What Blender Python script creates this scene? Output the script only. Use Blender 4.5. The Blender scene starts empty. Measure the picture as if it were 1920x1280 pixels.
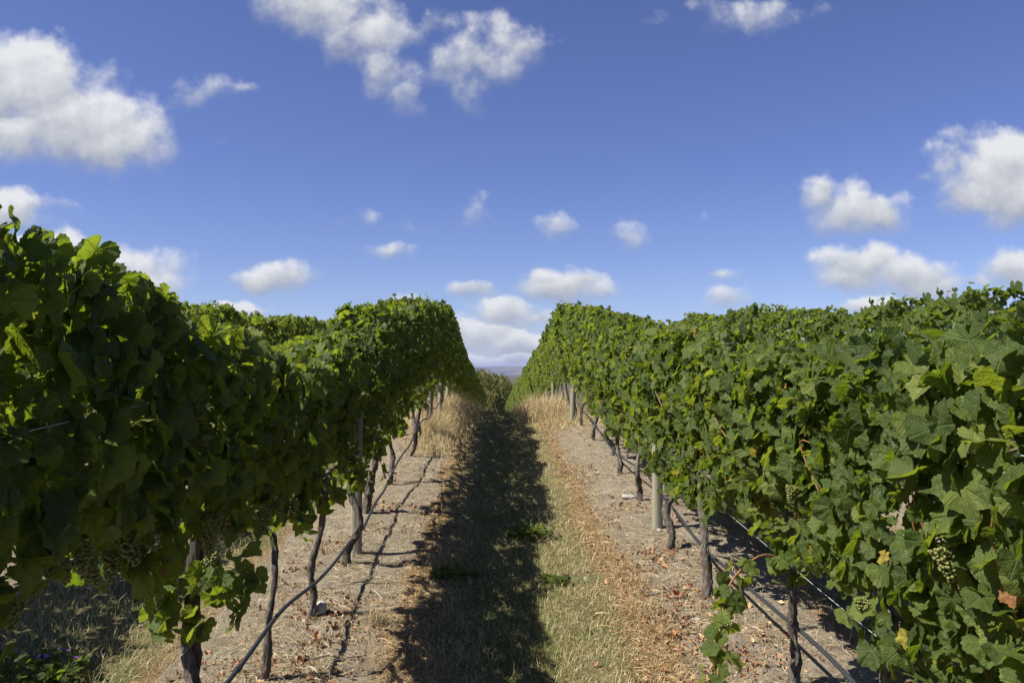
import bpy, bmesh, math
import numpy as np
from mathutils import Vector

C = bpy.context.scene.collection
R = math.radians

# ------------------------------------------------------------------ camera, sky, sun, exposure
EYE = 1.8
cam_d = bpy.data.cameras.new('camera')
cam = bpy.data.objects.new('camera', cam_d)
C.objects.link(cam)
cam_d.sensor_width = 36.0
cam_d.lens = 28.8
cam_d.clip_start = 0.05
cam_d.clip_end = 40000.0
cam.location = (0, 0, EYE)
cam.rotation_euler = (R(90 + 2.24), 0, R(-1.12))
bpy.context.scene.camera = cam

SUN_TO = Vector((-0.80, -0.26, 1.0)).normalized()        # direction towards the sun
sd = bpy.data.lights.new('sun', 'SUN')
sd.energy = 5.0
sd.angle = R(0.5)
sd.color = (1.0, 0.95, 0.86)
so = bpy.data.objects.new('sun', sd)
C.objects.link(so)
so.rotation_euler = SUN_TO.to_track_quat('Z', 'Y').to_euler()
so.location = (-20, -8, 30)

sc = bpy.context.scene
sc.view_settings.view_transform = 'Standard'
sc.view_settings.look = 'None'
sc.view_settings.exposure = 0.95
sc.view_settings.gamma = 1.0
sc.cycles.max_bounces = 8
sc.cycles.diffuse_bounces = 3
sc.cycles.glossy_bounces = 2
sc.cycles.transmission_bounces = 5
sc.cycles.transparent_max_bounces = 6
sc.cycles.volume_bounces = 0
sc.cycles.use_denoising = True
sc.cycles.caustics_reflective = False
sc.cycles.caustics_refractive = False

# clouds: u (to the right), v (up) as tangents of direction; ru, rv radii; strength
CLOUDS = [
    (-.600, .345, .120, .060, 1.00), (-.520, .305, .110, .050, 1.00), (-.470, .285, .075, .036, .95), (-.610, .290, .120, .038, .9),
    (-.600, .190, .060, .032, .85), (-.560, .203, .055, .014, .5),
    (-.475, .117, .090, .038, 1.0), (-.545, .135, .060, .032, .95), (-.430, .102, .050, .026, .9),
    (-.215, .448, .078, .038, .74), (-.165, .425, .062, .047, .70), (-.140, .385, .038, .042, .60), (-.108, .352, .026, .038, .48),
    (-.022, .385, .074, .046, .60), (.012, .408, .054, .034, .58), (-.038, .352, .036, .034, .46), (-.070, .432, .060, .014, .42),
    (-.360, .350, .040, .022, .45), (-.310, .352, .030, .008, .32), (-.335, .283, .026, .007, .26),
    (-.272, .116, .050, .020, .95), (-.310, .078, .030, .013, .95), (-.185, .058, .026, .010, .9),
    (-.165, .193, .028, .013, .45), (-.132, .146, .030, .015, .56), (-.032, .195, .034, .026, .38), (-.110, .084, .030, .013, .45),
    (.072, .182, .052, .018, .46), (.165, .175, .040, .018, .44), (-.105, .182, .024, .014, .30), (.255, .184, .018, .010, .32),
    (.080, .103, .056, .022, .92), (.060, .112, .028, .018, .8), (.120, .100, .030, .020, .7), (-.028, .097, .034, .014, .7),
    (.012, .073, .050, .018, .88), (.050, .066, .045, .012, .7), (-.012, .046, .055, .026, .8), (.030, .036, .065, .020, 1.0), (-.045, .050, .028, .020, .8), (.02, .016, .10, .012, .9),
    (.400, .224, .034, .024, .75), (.440, .205, .056, .026, .85), (.480, .203, .044, .026, .85),
    (.635, .245, .070, .054, 1.0), (.605, .225, .045, .030, .9), (.560, .265, .042, .026, .5), (.600, .290, .040, .018, .38), (.535, .245, .022, .016, .36), (.650, .22, .06, .045, 1.0),
    (.455, .130, .062, .032, 1.0), (.515, .118, .062, .026, 1.0), (.430, .118, .045, .022, .9), (.555, .112, .036, .018, .8),
    (.470, .081, .042, .014, .95), (.290, .088, .036, .017, .56), (.275, .119, .034, .012, .46), (.640, .130, .040, .028, .85), (.600, .118, .04, .012, .5),
    (.320, .440, .070, .026, .40), (.270, .455, .060, .014, .26), (.400, .450, .036, .020, .22), (.215, .44, .06, .02, .2),
]


def make_world():
    w = bpy.data.worlds.new('World')
    bpy.context.scene.world = w
    w.use_nodes = True
    nt = w.node_tree
    nt.nodes.clear()
    n, l = nt.nodes, nt.links

    def math_(op, a, b=None, c=None, clamp=False):
        q = n.new('ShaderNodeMath')
        q.operation = op
        q.use_clamp = clamp
        for i, s in enumerate((a, b, c)):
            if s is None:
                continue
            if isinstance(s, (int, float)):
                q.inputs[i].default_value = s
            else:
                l.new(s, q.inputs[i])
        return q.outputs[0]

    def vmath(op, a, b=None, out=0):
        q = n.new('ShaderNodeVectorMath')
        q.operation = op
        for i, s in enumerate((a, b)):
            if s is None:
                continue
            if isinstance(s, tuple):
                q.inputs[i].default_value = s
            else:
                l.new(s, q.inputs[i])
        return q.outputs[out]

    out = n.new('ShaderNodeOutputWorld')
    bg = n.new('ShaderNodeBackground')
    bg.inputs['Strength'].default_value = 0.050
    l.new(bg.outputs[0], out.inputs['Surface'])
    sky = n.new('ShaderNodeTexSky')
    sky.sky_type = 'NISHITA'
    sky.sun_disc = False
    sky.sun_elevation = math.asin(SUN_TO.z)
    sky.sun_rotation = math.atan2(SUN_TO.x, SUN_TO.y)
    sky.air_density = 0.7
    sky.dust_density = 0.35
    sky.ozone_density = 3.5
    hs = n.new('ShaderNodeVectorMath')          # the deeper blue of the photograph's sky
    hs.operation = 'MULTIPLY'
    l.new(sky.outputs[0], hs.inputs[0])
    tc = n.new('ShaderNodeTexCoord')
    sp = n.new('ShaderNodeSeparateXYZ')
    l.new(tc.outputs['Generated'], sp.inputs[0])
    yy = math_('MAXIMUM', sp.outputs[1], 0.05)
    u = math_('DIVIDE', sp.outputs[0], yy)
    v = math_('DIVIDE', sp.outputs[2], yy)
    grade = n.new('ShaderNodeMix')
    grade.data_type = 'VECTOR'
    grade.inputs[4].default_value = (1.42, 1.26, 1.32)
    grade.inputs[5].default_value = (1.20, 1.11, 1.46)
    l.new(math_('MULTIPLY', sp.outputs[2], 4.0, clamp=True), grade.inputs[0])
    l.new(grade.outputs[1], hs.inputs[1])
    cb = n.new('ShaderNodeCombineXYZ')
    l.new(u, cb.inputs[0])
    l.new(v, cb.inputs[1])
    P = cb.outputs[0]

    def noise(vec, scale, detail, rough, color=False):
        t = n.new('ShaderNodeTexNoise')
        t.inputs['Scale'].default_value = scale
        t.inputs['Detail'].default_value = detail
        t.inputs['Roughness'].default_value = rough
        l.new(vec, t.inputs['Vector'])
        return t.outputs['Color' if color else 'Fac']
    # domain warp
    wv = vmath('SUBTRACT', noise(P, 11.0, 4, .55, True), (.5, .5, .5))
    wv = vmath('MULTIPLY', wv, (.085, .055, 0))
    Q = vmath('ADD', P, wv)
    e = None
    sh = None
    qs = n.new('ShaderNodeSeparateXYZ')
    l.new(Q, qs.inputs[0])
    for (cu, cv, ru, rv, s) in CLOUDS:
        cq = n.new('ShaderNodeCombineXYZ')      # the running result rides along, so the chain is evaluated in order
        l.new(qs.outputs[0], cq.inputs[0])
        l.new(qs.outputs[1], cq.inputs[1])
        if e is not None:
            l.new(math_('MULTIPLY_ADD', sh, 1e-6, e), cq.inputs[2])
        q = n.new('ShaderNodeVectorMath')
        q.operation = 'MULTIPLY_ADD'
        l.new(cq.outputs[0], q.inputs[0])
        q.inputs[1].default_value = (1 / (ru * 1.14), 1 / (rv * 1.14), 0)
        q.inputs[2].default_value = (-cu / (ru * 1.14), -cv / (rv * 1.14), 0)
        q = q.outputs[0]
        ln = vmath('LENGTH', q, out=1)
        ei = math_('MULTIPLY_ADD', ln, -s, s - (1 - s) * .30)
        s3 = n.new('ShaderNodeSeparateXYZ')
        l.new(q, s3.inputs[0])
        hi = s3.outputs[1]
        if e is None:
            e, sh = ei, hi
        else:
            gt = math_('GREATER_THAN', ei, e)
            d = math_('SUBTRACT', ei, e)
            # soft choice of the blob whose height within the cloud sets its shade
            f = math_('MULTIPLY_ADD', d, 3.0, .5, clamp=True)
            mx = n.new('ShaderNodeMix')
            mx.data_type = 'FLOAT'
            l.new(f, mx.inputs['Factor'])
            l.new(sh, mx.inputs['A'])
            l.new(hi, mx.inputs['B'])
            sh = mx.outputs['Result']
            q2 = n.new('ShaderNodeMath')
            q2.operation = 'SMOOTH_MAX'
            l.new(e, q2.inputs[0])
            l.new(ei, q2.inputs[1])
            q2.inputs[2].default_value = .18
            e = q2.outputs[0]
    fb = noise(P, 21.0, 9, .56)
    off = vmath('ADD', P, (-.010, .014, 0))
    fb2 = noise(off, 21.0, 5, .52)
    dens = math_('ADD', e, math_('MULTIPLY', math_('SUBTRACT', fb, .50), 1.15))
    # crisp towards the top of each cloud, soft at its base
    wid = math_('MULTIPLY_ADD', math_('MULTIPLY_ADD', sh, 1.0, .35, clamp=True), -.34, .78)
    mr = n.new('ShaderNodeMapRange')
    mr.interpolation_type = 'SMOOTHSTEP'
    mr.inputs['From Min'].default_value = 0.0
    mr.inputs['From Max'].default_value = 1.0
    l.new(math_('DIVIDE', math_('ADD', dens, .12), wid), mr.inputs['Value'])
    front = math_('GREATER_THAN', sp.outputs[1], .05)
    alpha = math_('MULTIPLY', math_('MULTIPLY', mr.outputs[0], front), .97)
    # light on the cloud: bright towards the sun and at the top, grey where thick and low
    lit = math_('MULTIPLY_ADD', math_('SUBTRACT', fb, fb2), 1.15, .55)
    lit = math_('MULTIPLY_ADD', sh, .80, lit, clamp=True)
    cr = n.new('ShaderNodeValToRGB')
    el = cr.color_ramp.elements
    el[0].position = 0.0
    el[0].color = (4.0, 4.35, 5.0, 1)
    el[1].position = 1.0
    el[1].color = (8.6, 8.7, 8.8, 1)
    m = el.new(.5)
    m.color = (5.9, 6.15, 6.6, 1)
    l.new(lit, cr.inputs[0])
    mix = n.new('ShaderNodeMix')
    mix.data_type = 'RGBA'
    l.new(alpha, mix.inputs['Factor'])
    l.new(hs.outputs[0], mix.inputs[6])
    l.new(cr.outputs[0], mix.inputs[7])
    l.new(mix.outputs[2], bg.inputs['Color'])
    w.cycles.sampling_method = 'MANUAL'
    w.cycles.sample_map_resolution = 512


make_world()

# ------------------------------------------------------------------ helpers
def vnoise(x, y, z=0.0, seed=0):
    """smooth value noise in -1..1"""
    x, y, z = np.broadcast_arrays(np.asarray(x, float), np.asarray(y, float), np.asarray(z, float))
    xi, yi, zi = np.floor(x).astype(np.int64), np.floor(y).astype(np.int64), np.floor(z).astype(np.int64)
    fx, fy, fz = x - xi, y - yi, z - zi
    fx, fy, fz = [f * f * (3 - 2 * f) for f in (fx, fy, fz)]

    def h(i, j, k):
        a = (i * 374761393 + j * 668265263 + k * 1274126177 + seed * 97531) & 0xFFFFFFFF
        a = ((a ^ (a >> 13)) * 1274126177) & 0xFFFFFFFF
        a = (a ^ (a >> 16)) & 0xFFFFFF
        return a / float(0x7FFFFF) - 1.0
    r = 0
    for dx in (0, 1):
        for dy in (0, 1):
            for dz in (0, 1):
                r = r + h(xi + dx, yi + dy, zi + dz) * (fx if dx else 1 - fx) * (fy if dy else 1 - fy) * (fz if dz else 1 - fz)
    return r


def link_mesh(name, V, faces, mat, parent=None, uv=None, col=None, smooth=False, loc=None):
    """faces: list of int arrays (m,k); uv: per vertex (n,2); col: per vertex (n,3)"""
    me = bpy.data.meshes.new(name)
    V = np.asarray(V, np.float32).reshape(-1, 3)
    me.vertices.add(len(V))
    me.vertices.foreach_set('co', V.ravel())
    faces = [np.asarray(f, np.int32) for f in faces if len(f)]
    loops = np.concatenate([f.ravel() for f in faces])
    tot = np.concatenate([np.full(len(f), f.shape[1], np.int32) for f in faces])
    start = np.concatenate([[0], np.cumsum(tot)[:-1]]).astype(np.int32)
    me.loops.add(len(loops))
    me.loops.foreach_set('vertex_index', loops)
    me.polygons.add(len(tot))
    me.polygons.foreach_set('loop_start', start)
    me.polygons.foreach_set('use_smooth', np.full(len(tot), smooth, bool))
    if uv is not None:
        ul = me.uv_layers.new(name='leafuv')
        ul.data.foreach_set('uv', np.asarray(uv, np.float32)[loops].ravel())
    if col is not None:
        at = me.color_attributes.new('tone', 'FLOAT_COLOR', 'POINT')
        c4 = np.ones((len(V), 4), np.float32)
        c4[:, :3] = col
        at.data.foreach_set('color', c4.ravel())
    me.update(calc_edges=True)
    me.materials.append(mat)
    o = bpy.data.objects.new(name, me)
    C.objects.link(o)
    if parent is not None:
        o.parent = parent
    if loc is not None:
        o.location = loc
    return o


def tag(o, label, cat, group=None, kind=None):
    o['label'] = label
    o['category'] = cat
    if group:
        o['group'] = group
    if kind:
        o['kind'] = kind
    return o


def empty(name, loc):
    o = bpy.data.objects.new(name, None)
    C.objects.link(o)
    o.empty_display_size = .2
    o.location = loc
    return o


def tube(path, rad, sides=8, rough=0.0, seed=0, caps=True):
    P = np.asarray(path, float)
    n = len(P)
    rad = np.broadcast_to(np.asarray(rad, float), (n,))
    T = np.gradient(P, axis=0)
    T /= np.linalg.norm(T, axis=1)[:, None] + 1e-9
    a = np.array([1.0, 0, 0]) if abs(T[0][0]) < .8 else np.array([0, 1.0, 0])
    V = []
    ang = np.linspace(0, 2 * np.pi, sides, endpoint=False)
    for i in range(n):
        a = a - T[i] * a.dot(T[i])
        a /= np.linalg.norm(a)
        b = np.cross(T[i], a)
        r = rad[i] * np.ones(sides)
        if rough:
            r = r * (1 + rough * vnoise(np.cos(ang) * 2.2 + seed * 3.1, np.sin(ang) * 2.2, np.full(sides, i * .55), seed)
                     + rough * .6 * vnoise(np.cos(ang) * 5 + seed, np.sin(ang) * 5, np.full(sides, i * .9), seed + 5))
        V.append(P[i] + np.outer(r * np.cos(ang), a) + np.outer(r * np.sin(ang), b))
    V = np.concatenate(V)
    k = np.arange(sides)
    F = []
    for i in range(n - 1):
        o = i * sides
        F.append(np.stack([o + k, o + (k + 1) % sides, o + sides + (k + 1) % sides, o + sides + k], 1))
    F = [np.concatenate(F)]
    if caps:
        F.append(np.array([k[::-1], (n - 1) * sides + k]))
    return V, F


def merge(parts):
    """list of (V, faces[, col]) -> one"""
    Vs, by, Cs, o = [], {}, [], 0
    for p in parts:
        V, F = p[0], p[1]
        Vs.append(V)
        for f in F:
            f = np.asarray(f)
            by.setdefault(f.shape[1], []).append(f + o)
        if len(p) > 2:
            Cs.append(p[2])
        o += len(V)
    return np.concatenate(Vs), [np.concatenate(x) for x in by.values()], (np.concatenate(Cs) if Cs else None)


def spline(path, n):
    """Catmull-Rom through the points"""
    P = np.asarray(path, float)
    P = np.concatenate([[2 * P[0] - P[1]], P, [2 * P[-1] - P[-2]]])
    out = []
    m = len(P) - 3
    for t in np.linspace(0, m - 1e-6, n):
        i = int(t)
        f = t - i
        a, b, c, d = P[i:i + 4]
        out.append(.5 * (2 * b + (c - a) * f + (2 * a - 5 * b + 4 * c - d) * f * f + (-a + 3 * b - 3 * c + d) * f ** 3))
    return np.array(out)


# ------------------------------------------------------------------ materials
class Mat:
    def __init__(self, name):
        self.m = bpy.data.materials.new(name)
        self.m.use_nodes = True
        self.n, self.l = self.m.node_tree.nodes, self.m.node_tree.links
        self.n.clear()
        self.out = self.n.new('ShaderNodeOutputMaterial')

    def put(self, q, i, s):
        if s is None:
            return
        if isinstance(s, (int, float, tuple)):
            q.inputs[i].default_value = s
        else:
            self.l.new(s, q.inputs[i])

    def math(self, op, a, b=None, c=None, clamp=False):
        q = self.n.new('ShaderNodeMath')
        q.operation = op
        q.use_clamp = clamp
        for i, s in enumerate((a, b, c)):
            self.put(q, i, s)
        return q.outputs[0]

    def noise(self, vec, scale, detail=4, rough=.55, out='Fac'):
        q = self.n.new('ShaderNodeTexNoise')
        self.put(q, 'Scale', scale)
        self.put(q, 'Detail', detail)
        self.put(q, 'Roughness', rough)
        self.put(q, 'Vector', vec)
        return q.outputs[out]

    def mapping(self, vec, scale):
        q = self.n.new('ShaderNodeMapping')
        q.inputs['Scale'].default_value = scale
        self.l.new(vec, q.inputs['Vector'])
        return q.outputs[0]

    def ramp(self, fac, stops):
        q = self.n.new('ShaderNodeValToRGB')
        e = q.color_ramp.elements
        e[0].position, e[0].color = stops[0][0], (*stops[0][1], 1)
        e[1].position, e[1].color = stops[-1][0], (*stops[-1][1], 1)
        for p, c in stops[1:-1]:
            x = e.new(p)
            x.color = (*c, 1)
        self.put(q, 0, fac)
        return q.outputs[0]

    def mix(self, fac, a, b, blend='MIX'):
        q = self.n.new('ShaderNodeMix')
        q.data_type = 'RGBA'
        q.blend_type = blend
        q.inputs['Factor'].default_value = .5
        for i, s in (('Factor', fac), ('A', a), ('B', b)):
            if isinstance(s, tuple):
                s = (*s, 1)
            if isinstance(s, (int, float, tuple)):
                [x for x in q.inputs if x.name == i and x.type == ('VALUE' if i == 'Factor' else 'RGBA')][0].default_value = s
            else:
                self.l.new(s, [x for x in q.inputs if x.name == i and x.type == ('VALUE' if i == 'Factor' else 'RGBA')][0])
        return [x for x in q.outputs if x.type == 'RGBA'][0]

    def maprange(self, v, a, b, c=0.0, d=1.0, smooth=True):
        q = self.n.new('ShaderNodeMapRange')
        if smooth:
            q.interpolation_type = 'SMOOTHSTEP'
        self.put(q, 'Value', v)
        for k, s in (('From Min', a), ('From Max', b), ('To Min', c), ('To Max', d)):
            q.inputs[k].default_value = s
        return q.outputs[0]

    def bump(self, h, strength, dist):
        q = self.n.new('ShaderNodeBump')
        q.inputs['Strength'].default_value = strength
        q.inputs['Distance'].default_value = dist
        self.l.new(h, q.inputs['Height'])
        return q.outputs[0]

    def principled(self, col, rough=.6, spec=.3, normal=None, **kw):
        q = self.n.new('ShaderNodeBsdfPrincipled')
        if isinstance(col, tuple):
            col = (*col, 1)
        self.put(q, 'Base Color', col)
        self.put(q, 'Roughness', rough)
        self.put(q, 'Specular IOR Level', spec)
        if normal is not None:
            self.l.new(normal, q.inputs['Normal'])
        for k, s in kw.items():
            self.put(q, k, s)
        return q.outputs[0]

    def translucent(self, col, sh, fac, normal=None):
        q = self.n.new('ShaderNodeBsdfTranslucent')
        self.put(q, 'Color', (*col, 1) if isinstance(col, tuple) else col)
        if normal is not None:
            self.l.new(normal, q.inputs['Normal'])
        m = self.n.new('ShaderNodeMixShader')
        self.put(m, 0, fac)
        self.l.new(sh, m.inputs[1])
        self.l.new(q.outputs[0], m.inputs[2])
        return m.outputs[0]

    def done(self, sh):
        self.l.new(sh, self.out.inputs['Surface'])
        return self.m

    def node(self, t, out):
        return self.n.new(t).outputs[out]

    def tone(self):
        q = self.n.new('ShaderNodeVertexColor')
        q.layer_name = 'tone'
        s = self.n.new('ShaderNodeSeparateColor')
        self.l.new(q.outputs[0], s.inputs[0])
        return q.outputs[0], s.outputs


def mat_leaf():
    m = Mat('vine_leaf')
    _, (r, g, b) = m.tone()
    uvn = m.n.new('ShaderNodeUVMap')
    uvn.uv_map = 'leafuv'
    uv = uvn.outputs[0]
    s = m.n.new('ShaderNodeSeparateXYZ')
    m.l.new(uv, s.inputs[0])
    th = m.math('ARCTAN2', s.outputs[0], s.outputs[1])
    ln = m.n.new('ShaderNodeVectorMath')
    ln.operation = 'LENGTH'
    m.l.new(uv, ln.inputs[0])
    rad = ln.outputs[1]
    step = R(52)
    loc = m.math('SUBTRACT', m.math('FLOORED_MODULO', m.math('ADD', th, step / 2), step), step / 2)
    dv = m.math('MULTIPLY', m.math('ABSOLUTE', m.math('SINE', loc)), rad)
    vein = m.maprange(dv, .006, .038, 1.0, 0.0)
    # side veins: chevrons leaving each main vein
    ch = m.math('SUBTRACT', m.math('MULTIPLY', rad, m.math('COSINE', loc)), m.math('MULTIPLY', dv, .9))
    ch = m.math('PINGPONG', m.math('MULTIPLY', ch, 9.0), .5)
    side = m.maprange(ch, .0, .16, 1.0, 0.0)
    geo = m.n.new('ShaderNodeNewGeometry')
    nz = m.noise(geo.outputs['Position'], 42.0, 4, .6)
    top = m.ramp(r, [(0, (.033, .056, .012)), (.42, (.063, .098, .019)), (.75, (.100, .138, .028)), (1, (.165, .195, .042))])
    top = m.mix(m.math('MULTIPLY', m.maprange(nz, .35, .7), .35), top, (.105, .122, .046))
    yel = m.maprange(m.math('ADD', g, m.math('MULTIPLY', m.math('SUBTRACT', nz, .5), .7)), .55, .80)
    top = m.mix(yel, top, (.34, .30, .045))
    brn = m.maprange(m.math('ADD', g, m.math('MULTIPLY', m.math('SUBTRACT', nz, .5), .5)), .92, 1.05)
    top = m.mix(brn, top, (.30, .13, .055))
    # scattered brown spots and dry margins
    sp = m.math('MULTIPLY', m.maprange(m.noise(geo.outputs['Position'], 75.0, 2, .5), .70, .76), .55)
    top = m.mix(sp, top, (.20, .15, .05))
    top = m.mix(m.math('MULTIPLY', vein, .34), top, (.17, .22, .075))
    top = m.mix(m.math('MULTIPLY', side, .08), top, (.15, .20, .07))
    under = m.mix(.55, top, (.120, .150, .070))
    col = m.mix(geo.outputs['Backfacing'], top, under)
    hgt = m.math('ADD', m.math('MULTIPLY', vein, -.5), m.math('ADD', m.math('MULTIPLY', side, -.22), m.math('ADD', m.math('MULTIPLY', m.noise(geo.outputs['Position'], 130.0, 2, .5), .4), m.math('MULTIPLY', m.noise(geo.outputs['Position'], 52.0, 2, .5), 1.3))))
    nb = m.bump(hgt, .75, .008)
    sh = m.principled(col, m.math('MULTIPLY_ADD', nz, .30, m.math('MULTIPLY_ADD', b, .22, .26)), .22, nb)
    tr = m.mix(r, (.20, .30, .012), (.42, .50, .034))
    tr = m.mix(yel, tr, (.55, .42, .05))
    tr = m.mix(m.math('MULTIPLY', vein, .5), tr, (.10, .16, .02))
    return m.done(m.translucent(tr, sh, .40, nb))


def mat_blade(name, trans=.25):
    m = Mat(name)
    c, _ = m.tone()
    sh = m.principled(c, .62, .25)
    return m.done(m.translucent(c, sh, trans))


def mat_bark(name, a, b, c, sc=1.0):
    m = Mat(name)
    tc = m.node('ShaderNodeTexCoord', 'Object')
    v = m.mapping(tc, (46 * sc, 46 * sc, 9 * sc))
    n1 = m.noise(v, 1.0, 6, .65)
    n2 = m.noise(tc, 14 * sc, 5, .6)
    col = m.ramp(n1, [(.30, a), (.52, b), (.72, c)])
    col = m.mix(m.maprange(n2, .55, .75), col, c)
    h = m.math('ADD', n1, m.math('MULTIPLY', n2, .4))
    return m.done(m.principled(col, .9, .12, m.bump(h, 1.0, .02)))


def mat_ground():
    m = Mat('vineyard_ground')
    geo = m.n.new('ShaderNodeNewGeometry')
    pos = geo.outputs['Position']
    s = m.n.new('ShaderNodeSeparateXYZ')
    m.l.new(pos, s.inputs[0])
    x, y = s.outputs[0], s.outputs[1]
    nlow = m.noise(pos, 2.2, 4, .6)
    nmid = m.noise(pos, 9.0, 5, .62)
    nfine = m.noise(pos, 60.0, 5, .65)
    ngrain = m.noise(pos, 240.0, 3, .6)
    t = m.math('PINGPONG', m.math('ADD', x, 1.15 + 2.57 * 400), 1.285)
    t = m.math('ADD', t, m.math('MULTIPLY', m.math('SUBTRACT', nlow, .5), .26))
    t = m.math('ADD', t, m.math('MULTIPLY', m.math('SUBTRACT', nmid, .5), .18))
    soil = m.ramp(nmid, [(.28, (.165, .135, .098)), (.5, (.255, .214, .156)), (.72, (.335, .290, .215))])
    soil = m.mix(m.maprange(nfine, .54, .72), soil, (.33, .270, .180))
    soil = m.mix(m.maprange(nfine, .42, .30), soil, (.10, .080, .058))
    st = m.noise(m.mapping(pos, (30, 140, 30)), 1.0, 3, .6)
    soil = m.mix(m.math('MULTIPLY', m.maprange(st, .55, .68), .6), soil, (.42, .335, .195))
    dead = m.ramp(nfine, [(.30, (.12, .082, .042)), (.5, (.235, .170, .090)), (.7, (.32, .250, .140))])
    dead = m.mix(m.math('MULTIPLY', m.maprange(nlow, .45, .7), .6), dead, (.26, .135, .060))
    green = m.ramp(nfine, [(.30, (.055, .052, .022)), (.5, (.185, .160, .078)), (.7, (.34, .29, .155))])
    green = m.mix(m.math('MULTIPLY', m.maprange(nlow, .42, .62), .6), green, (.085, .105, .030))
    straw = m.ramp(nfine, [(.30, (.20, .145, .07)), (.5, (.35, .265, .13)), (.7, (.48, .38, .20))])
    c = m.mix(m.maprange(t, .50, .60), soil, dead)
    c = m.mix(m.maprange(t, .60, .72), c, green)
    # past the rise the strips under the vines are overgrown with dry grass
    far = m.math('MULTIPLY', m.maprange(y, 12.5, 15.5), m.maprange(t, 1.0, .7))
    c = m.mix(far, c, straw)
    past = m.maprange(y, 80.0, 110.0)
    field = m.mix(m.noise(pos, .03, 3, .5), (.055, .062, .030), (.105, .095, .050))
    c = m.mix(past, c, field)
    h = m.math('ADD', m.math('MULTIPLY', nfine, .7), m.math('ADD', m.math('MULTIPLY', ngrain, .3), m.math('MULTIPLY', nmid, .8)))
    return m.done(m.principled(c, .95, .1, m.bump(h, .9, .03)))


def mat_simple(name, a, b, scale=20.0, rough=.6, spec=.3, bump=.3, dist=.004, stretch=None):
    m = Mat(name)
    tc = m.node('ShaderNodeTexCoord', 'Object')
    v = m.mapping(tc, stretch) if stretch else tc
    n1 = m.noise(v, scale, 5, .6)
    return m.done(m.principled(m.mix(n1, a, b), rough, spec, m.bump(n1, bump, dist)))


M_LEAF = mat_leaf()
M_BLADE = mat_blade('grass_blade', .28)
M_DRY = mat_blade('dry_blade', .18)
M_LITTER = mat_blade('litter', .08)
M_BARK = mat_bark('vine_bark', (.026, .021, .018), (.105, .088, .073), (.24, .21, .18))
M_CANE = mat_simple('cane_bark', (.15, .065, .025), (.30, .145, .060), 30, .55, .3)
M_POST = mat_simple('post_wood', (.15, .143, .108), (.31, .292, .225), 1.0, .85, .15, .6, .006, (60, 60, 4))
M_WIRE = mat_simple('galvanised_wire', (.34, .35, .36), (.50, .51, .52), 40, .42, .5, .1)
M_PIPE = mat_simple('black_pipe', (.018, .0185, .021), (.040, .040, .044), 25, .45, .4, .12)
M_STONE = mat_simple('river_stone', (.24, .23, .21), (.40, .385, .355), 18, .8, .2, .35, .004)
M_GUARD = mat_simple('guard_plastic', (.25, .58, .52), (.36, .68, .62), 12, .45, .4, .1)
M_GROUND = mat_ground()


def mat_grape():
    m = Mat('grape_skin')
    _, (r, g, b) = m.tone()
    geo = m.n.new('ShaderNodeNewGeometry')
    nz = m.noise(geo.outputs['Position'], 160.0, 3, .6)
    c = m.mix(r, (.105, .14, .032), (.20, .19, .055))
    c = m.mix(m.math('MULTIPLY', m.maprange(nz, .62, .74), .6), c, (.28, .15, .05))
    sh = m.principled(c, .38, .45, None, **{'Subsurface Weight': .35, 'Subsurface Radius': (.008, .009, .003), 'Subsurface Scale': 1.0})
    return m.done(m.translucent((.35, .38, .08), sh, .12))


M_GRAPE = mat_grape()


def mat_hill():
    m = Mat('dry_hillside')
    pos = m.node('ShaderNodeNewGeometry', 'Position')
    n1 = m.noise(pos, .0025, 6, .6)
    return m.done(m.principled(m.ramp(n1, [(.3, (.05, .06, .035)), (.5, (.13, .115, .07)), (.7, (.22, .185, .12))]), .95, .1))


def mat_willow():
    m = Mat('willow_leaf')
    c, _ = m.tone()
    sh = m.principled(c, .7, .08)
    return m.done(m.translucent(c, sh, .25))


M_WILLOW = mat_willow()


def mat_petal():
    m = Mat('mallow_petal')
    tc = m.node('ShaderNodeTexCoord', 'Object')
    c = m.mix(m.noise(tc, 60, 3), (.20, .06, .36), (.36, .14, .55))
    return m.done(m.translucent((.4, .15, .6), m.principled(c, .6, .2), .2))


M_PETAL = mat_petal()

# ------------------------------------------------------------------ terrain
GP = np.array([(-400, -6.0), (-100, -2.5), (-30, -1.5), (-10, -.60), (0, 0), (5, .325), (10, .65), (14.3, .93), (17, 1.0), (20, .82), (25, .45),
               (30, .20), (44, -.55), (70, -2.0), (130, -6.0), (250, -8.0), (600, -8.6), (12000, -8.6)])
_gm = np.zeros(len(GP))
_d = np.diff(GP[:, 1]) / np.diff(GP[:, 0])
for _i in range(1, len(GP) - 1):
    _gm[_i] = 0 if _d[_i - 1] * _d[_i] <= 0 else 2 * _d[_i - 1] * _d[_i] / (_d[_i - 1] + _d[_i])
_gm[0] = _d[0]


def g(y):
    y = np.clip(np.asarray(y, float), GP[0, 0], GP[-1, 0])
    i = np.clip(np.searchsorted(GP[:, 0], y, side='right') - 1, 0, len(GP) - 2)
    h = GP[i + 1, 0] - GP[i, 0]
    t = (y - GP[i, 0]) / h
    return ((2 * t ** 3 - 3 * t ** 2 + 1) * GP[i, 1] + (t ** 3 - 2 * t ** 2 + t) * h * _gm[i] +
            (-2 * t ** 3 + 3 * t ** 2) * GP[i + 1, 1] + (t ** 3 - t ** 2) * h * _gm[i + 1])


XL, XR, SP = -1.15, 1.42, 2.57


def row_t(x):
    u = np.mod(np.asarray(x, float) - XL, SP)
    return np.minimum(u, SP - u)


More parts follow.
